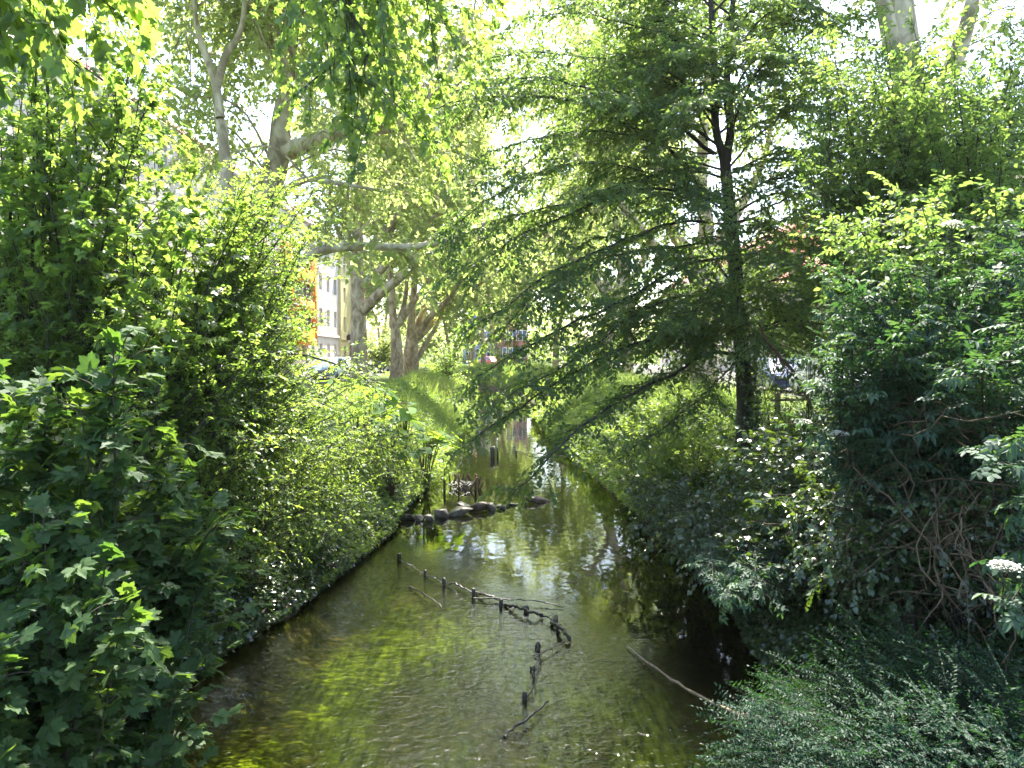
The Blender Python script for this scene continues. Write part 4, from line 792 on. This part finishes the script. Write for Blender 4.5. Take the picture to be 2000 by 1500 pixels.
for i, (c, lab) in enumerate((([W(1055,1204,.02), W(1070,1206,.07), W(1085,1214,.03)], 'twiggy debris between the broken stub and the corner stake'),
    ([W(1052,1262,.02), W(1056,1285,.06), W(1044,1312,.02)], 'wet debris joining the two sunken stakes below the corner'),
    ([W(1040,1312,.02), W(1046,1335,.06), W(1028,1362,.02)], 'wet debris reaching down to the nearest thick stake'),
    ([W(780,1094,.02), W(800,1104,.05), W(830,1122,.02)], 'thin drift twigs between the first two stakes'),
    ([W(832,1124,.02), W(850,1130,.05), W(868,1142,.02)], 'thin drift twigs between the second and third stake'))):
    wood_piece('driftwood', c, .013, .007, lab, 'wet_wood', 'driftwood', .05, 20+i)
wood_piece('sunlit_branch', [W(1105,893,.12), W(1070,886,.1), W(1040,886,.06), W(1010,882,.02)], .03, .012, 'pale sunlit branch reaching from the right bank upstream', 'pale_wood', twig=.3, seed=9)
wood_piece('leaning_stem', [P(1585,800,12), P(1560,745,12), P(1530,705,12), P(1502,672,12), P(1480,630,12)], .035, .018, 'reddish bare stem leaning left beside the hornbeam trunk', 'bark_red', 'stem', seed=10)

# ------------------------------------------------------------------ buildings
M['plaster'] = noise_mat('pinkish plaster', [(.3, (.52,.46,.43)), (.7, (.66,.60,.57))], 1.2, .9, .1)
M['beige'] = noise_mat('beige stone', [(.3, (.36,.28,.21)), (.7, (.48,.39,.30))], 1.5, .9, .15)
M['orange'] = noise_mat('orange panel', [(.3, (.72,.20,.015)), (.7, (.85,.27,.02))], 1.2, .6, .05)
M['yellow'] = noise_mat('yellow plaster', [(.3, (.62,.52,.25)), (.7, (.72,.62,.34))], 1.2, .9, .1)
M['roof'] = noise_mat('red roof tiles', [(.3, (.22,.06,.04)), (.7, (.34,.11,.07))], 6, .8, .4)
M['bluewall'] = noise_mat('blue plaster', [(.3, (.26,.34,.55)), (.7, (.34,.42,.62))], 1.2, .9, .1)
M['brick'] = noise_mat('red brick', [(.3, (.34,.12,.10)), (.7, (.46,.19,.16))], 4, .9, .2)
M['white'] = plain('white frame', (.75,.75,.73), .5)
M['glass'] = plain('window glass', (.03,.04,.05), .08, spec=.8)
def house(name, label, side, x, y0, y1, z1, wallmat, floors, bay, roofmat='roof', winmat='white', ww=1.1, wh=1.7, maxw=90, orange=None, depth=9.):
    """facade in the plane x, looking to side (+1/-1); windows are recessed openings"""
    root = empty(name, (x, (y0+y1)/2, 2.)); tag(root, label, 'building'); s = side; zb = 2.1
    nb = max(1, int((y1-y0)/bay)); fh = (z1-zb)/floors; b = MB(); rec = .22
    def X(d): return x-s*d
    ycuts = [y0]; wins = []
    for i in range(nb):
        c = y0+(i+.5)*(y1-y0)/nb; ycuts += [c-ww/2, c+ww/2]
    ycuts.append(y1); zc = [zb]
    for f in range(floors): q = zb+f*fh+(fh-wh)*.55; zc += [q, q+wh]
    zc.append(z1)
    for i in range(len(ycuts)-1):
        for j in range(len(zc)-1):
            a, c, d, e = ycuts[i], ycuts[i+1], zc[j], zc[j+1]
            if i % 2 and j % 2:
                wins.append((a, c, d, e))
                b.poly([(X(0),a,d),(X(0),c,d),(X(0),c,e),(X(0),a,e),(X(rec),a,d),(X(rec),c,d),(X(rec),c,e),(X(rec),a,e)], [(0,1,5,4),(1,2,6,5),(2,3,7,6),(3,0,4,7)])
            else: b.poly([(X(0),a,d),(X(0),c,d),(X(0),c,e),(X(0),a,e)], [(0,1,2,3)])
    for yy in (y0, y1): b.poly([(X(0),yy,zb),(X(depth),yy,zb),(X(depth),yy,z1),(X(0),yy,z1)], [(0,1,2,3)])
    b.poly([(X(depth),y0,zb),(X(depth),y1,zb),(X(depth),y1,z1),(X(depth),y0,z1)], [(0,1,2,3)])
    b.build('wall', wallmat, root)
    c = MB(); c.box((min(X(-.25), X(-.003)), y0, z1-.35), (max(X(-.25), X(-.003)), y1, z1)); c.box((min(X(-.1), X(-.003)), y0, zb+fh-.15), (max(X(-.1), X(-.003)), y1, zb+fh+.1)); c.build('cornice', wallmat, root)
    r = MB(); r.poly([(X(-.4),y0,z1+.01),(X(-.4),y1,z1+.01),(X(depth/2),y1,z1+3.6),(X(depth/2),y0,z1+3.6),(X(depth+.4),y0,z1+.01),(X(depth+.4),y1,z1+.01)], [(0,1,2,3),(3,2,5,4),(0,3,4),(1,5,2)]); r.build('roof', M[roofmat], root)
    proto = None
    for k, (a, c_, d, e) in enumerate(wins[:maxw]):
        pos = (X(rec-.02), (a+c_)/2, d)
        if proto is None:
            wd = c_-a; h = e-d; fm = MB(); t = .07
            fm.box((-.03,-wd/2,0),(.03,-wd/2+t,h)); fm.box((-.03,wd/2-t,0),(.03,wd/2,h)); fm.box((-.03,-wd/2+t,0),(.03,wd/2-t,t)); fm.box((-.03,-wd/2+t,h-t),(.03,wd/2-t,h)); fm.box((-.025,-.03,t),(.025,.03,h-t)); fm.box((-.022,-wd/2+t,h*.66),(.022,-.03,h*.66+.05)); fm.box((-.022,.03,h*.66),(.022,wd/2-t,h*.66+.05))
            proto = fm.build('window', M[winmat]); g = MB(); g.box((-.006,-wd/2+.01,.01),(.006,wd/2-.01,h-.01)); pane = g.build('pane', M['glass'])
            f_, p_ = proto, pane
        else:
            f_ = proto.copy(); p_ = pane.copy(); col.objects.link(f_); col.objects.link(p_)
        f_.parent = root; f_.location = np.array(pos)-np.array(root.location); p_.parent = f_; p_.location = (-s*.0, 0, 0)
    return root
apt = house('apartment_building', 'long pale pinkish apartment house with orange bay along the left street', 1, -19.5, 28, 84, 16.5, M['plaster'], 4, 3.1, maxw=72)
def orange_bay():
    b = MB(); xs_ = -19.5; zs = [4.2, 6.2, 7.7, 9.3, 11.0, 12.6, 14.3]
    b.box((xs_+.003,63,4.6),(xs_+.9,63.6,13.2)); b.box((xs_+.003,70.6,4.6),(xs_+.9,71.4,13.2))
    for z in (4.6, 7.4, 10.2): b.box((xs_+.003,63.603,z),(xs_+.88,70.597,z+1.2))
    b.build('orange_bay', M['orange'], apt)
    g = MB()
    for z in (5.8, 8.6, 11.4): g.box((xs_+.003,63.603,z+.003),(xs_+.5,70.597,z+1.597))
    g.build('bay_glazing', M['glass'], apt)
    f = MB()
    for z in (5.8, 8.6, 11.4):
        for y in np.linspace(63.7, 70.4, 6): f.box((xs_+.503,y,z+.01),(xs_+.56,y+.1,z+1.59))
    f.build('bay_frames', M['white'], apt)
orange_bay()
house('narrow_house', 'narrow yellow house at the end of the pinkish apartment row', 1, -19.3, 84.3, 92, 15.5, M['yellow'], 4, 2.6)
house('stone_building', 'beige stone house with tall windows along the right street', -1, 22, 24, 64, 9.6, M['beige'], 3, 2.9, maxw=60)
house('terraced_house', 'pinkish house with white windows beyond the beige stone house', -1, 21.5, 64.4, 108, 12.5, M['plaster'], 4, 3.2, maxw=60)
def end_house(name, label, u0, u1, D, zt, mat):
    a, c = P(u0, 700, D), P(u1, 700, D); root = empty(name, ((a[0]+c[0])/2, D, 2.)); tag(root, label, 'building'); b = MB(); b.box((a[0],D,1.9),(c[0],D+10,zt)); b.build('wall', mat, root)
    r = MB(); r.poly([(a[0]-.4,D-.4,zt+.01),(c[0]+.4,D-.4,zt+.01),(c[0]+.4,D+5,zt+4),(a[0]-.4,D+5,zt+4),(a[0]-.4,D+10.4,zt+.01),(c[0]+.4,D+10.4,zt+.01)], [(0,1,2,3),(3,2,5,4),(0,3,4),(1,5,2)]); r.build('roof', M['roof'], root)
    n = 3; first = None
    for i in range(n):
        for j in range(4):
            x = a[0]+(i+.5)*(c[0]-a[0])/n; z = 3.2+j*3.1
            if z+2 > zt: continue
            f = MB(); f.box((x-.75,D-.08,z),(x+.75,D-.003,z+1.9)); f = f.build('window', M['white'], root)
            for q in (-.36, .36):
                g = MB(); g.box((x+q-.3,D-.10,z+.1),(x+q+.3,D-.083,z+1.8)); o = g.build('pane', M['glass']); o.parent = f; o.location = (0,0,0)
end_house('blue_house', 'light blue house closing the view at the end of the stream', 905, 968, 150, 15, M['bluewall'])
end_house('brick_house', 'red brick house between far trunks right of the blue house', 972, 1030, 135, 16, M['brick'])

# ------------------------------------------------------------------ cars, lamp, fence
M['tyre'] = plain('tyre rubber', (.02,.02,.02), .8); M['rim'] = plain_metal('rim', (.5,.5,.5), .35); M['lamp'] = plain('lamp glass', (.7,.7,.65), .15)
def car(label, x, y, paint, heading=0., kind='car', h=1.48, L=4.3):
    """length along y"""
    root = empty('parked_car' if kind == 'car' else 'parked_van', (x, y, 2.03)); tag(root, label, kind, 'vehicles parked along the streets'); root.rotation_euler.z = heading
    def loc(o): o.parent = root; o.location = (0,0,0); return o
    if kind == 'car': st = [(-.5,.28,.62,.62,.74),(-.485,.22,.78,.78,.82),(-.36,.2,.88,.9,.86),(-.17,.2,.94,h,.87),(.12,.2,.95,h,.87),(.30,.2,.93,h*.97,.86),(.43,.2,.9,.98,.84),(.49,.24,.82,.82,.8),(.5,.3,.6,.6,.72)]
    else: st = [(-.5,.3,.8,.8,.85),(-.49,.25,1.0,1.02,.92),(-.40,.25,1.1,1.15,.95),(-.30,.25,1.15,h,.95),(.1,.25,1.15,h,.95),(.46,.25,1.15,h,.95),(.5,.3,1.1,h*.97,.92)]
    V = []
    for t, zb, zw, zt, hw in st:
        tw = hw*(.72 if zt > zw+.2 else .93)
        V += [(-hw*.9,t*L,zb),(-hw,t*L,zb+.18),(-hw,t*L,zw),(-tw,t*L,zt-.04 if zt > zw else zt),(-tw*.85,t*L,zt),(tw*.85,t*L,zt),(tw,t*L,zt-.04 if zt > zw else zt),(hw,t*L,zw),(hw,t*L,zb+.18),(hw*.9,t*L,zb)]
    n = 10; fs = [(i*n+j, i*n+(j+1) % n, (i+1)*n+(j+1) % n, (i+1)*n+j) for i in range(len(st)-1) for j in range(n)]+[tuple(range(n)), tuple((len(st)-1)*n+j for j in range(n-1, -1, -1))]
    b = MB(); b.poly(V, fs); loc(b.build('body', paint, smooth=False))
    g = MB(); V = np.array(V).reshape(len(st), n, 3)
    for i in range(2, len(st)-2):
        if max(st[i][3]-st[i][2], st[i+1][3]-st[i+1][2]) < .2: continue
        for q0, q1, sg in ((2,3,-1),(7,6,1)):
            a, b_, c, d = V[i,q0], V[i+1,q0], V[i+1,q1], V[i,q1]; cc = (a+b_+c+d)/4; q = [cc+(p-cc)*.84+np.array([sg*.012,0,.004]) for p in (a,b_,c,d)]; g.poly(q, [(0,1,2,3)])
    for i, j in ((2,3),(5,6)) if kind == 'car' else ((2,3),):
        a, b_, c, d = V[i,3], V[i,6], V[j,6], V[j,3]; cc = (a+b_+c+d)/4; q = [cc+(p-cc)*.86+np.array([0,0,.02])+np.array([0,(-.02 if i == 2 else .02),0]) for p in (a,b_,c,d)]; g.poly(q, [(0,1,2,3)])
    loc(g.build('windows', M['glass']))
    for sx_ in (-1, 1):
        for ty in (-.31, .30):
            wb = MB(); cpt = np.array([sx_*.76, ty*L, .32]); wb.tube([cpt-np.array([.1,0,0]), cpt+np.array([.1,0,0])], .32, 16); wh = loc(wb.build('wheel', M['tyre']))
            rb = MB(); rb.tube([cpt+np.array([sx_*.102,0,0]), cpt+np.array([sx_*.115,0,0])], .2, 12); o = rb.build('rim', M['rim']); o.parent = wh
        hb = MB(); hb.box((sx_*.62-.14,-.502*L-.01,.62),(sx_*.62+.14,-.487*L,.74)); loc(hb.build('headlight', M['lamp']))
paintw, paintb, paintr, paintd = plain('white paint', (.7,.71,.72), .25), plain('pale blue paint', (.32,.44,.6), .22), plain('red paint', (.6,.03,.03), .25), plain('dark blue paint', (.03,.05,.12), .22)
paints = plain('silver paint', (.42,.44,.46), .25)
car('pale blue car parked before the pinkish facade left of the brown trunk', -12.4, 51, paintb)
car('silver car parked behind the pale blue one on the left street', -12.4, 57, paints)
car('white van parked beyond the brown plane trunk', -13.0, 72, paintw, 0, 'van', 2.1, 5.2)
car('pale blue car deep in the left shrubs before the pinkish facade', -12.4, 30, paintb)
car('dark blue car parked right of the hornbeam trunk', 11.9, 33.5, paintd)
car('silver car parked in front of the beige stone house beside the dark blue one', 12.2, 28.5, paints)
car('dark grey car behind the right bank grass, left of the hornbeam trunk', 11.9, 50, paintd)
car('red car far away near the stream end before the blue house', P(957,700,110)[0], 110, paintr, .6)
def lamp():
    x, y = P(684,700,66)[0], 66; root = empty('street_lamp', (x, y, 2.1)); tag(root, 'slim street lamp with small conical head before the yellow house', 'street lamp')
    b = MB(); b.tube([(x,y,2.05),(x,y,5.0)], [.07,.04], 8); b.build('pole', M['bark_dark'], root)
    h = MB(); h.tube([(x,y,5.0),(x,y,5.35),(x,y,5.7)], [.34,.30,.05], 10); h.build('lamp_head', M['bark_dark'], root); g = MB(); g.tube([(x,y,4.75),(x,y,4.995)], [.12,.2], 10); g.build('lamp_glass', M['lamp'], root)
lamp()
def fence():
    y = 16.5; root = empty('rail_fence', (7.5, y, 2.0)); tag(root, 'low weathered rail fence at street level right of the hornbeam', 'fence')
    for x in (5.9, 6.9, 7.9, 8.9):
        b = MB(); b.tube([(x,y,float(ground(x,y))-.1),(x,y,2.75),(x,y,2.8)], [.06,.06,.03], 8); b.build('fence_post', M['pale_wood'], root)
    b = MB(); b.tube([(5.7,y-.08,2.62),(7.4,y-.08,2.66),(9.1,y-.08,2.6)], .03, 6); b.build('rail', M['pale_wood'], root)
fence()
def haze():
    b = MB(); b.box((-150,-70,-3),(150,260,45)); m, t, out = mat_new('haze'); v = t.nodes.new('ShaderNodeVolumePrincipled')
    v.inputs['Color'].default_value = (.95,.97,.9,1); v.inputs['Density'].default_value = HAZE; v.inputs['Anisotropy'].default_value = .3; t.links.new(v.outputs[0], out.inputs['Volume'])
    tag(b.build('haze', m), kind='stuff')
HAZE = .0002
haze()
print('LEAVES', NLEAF)
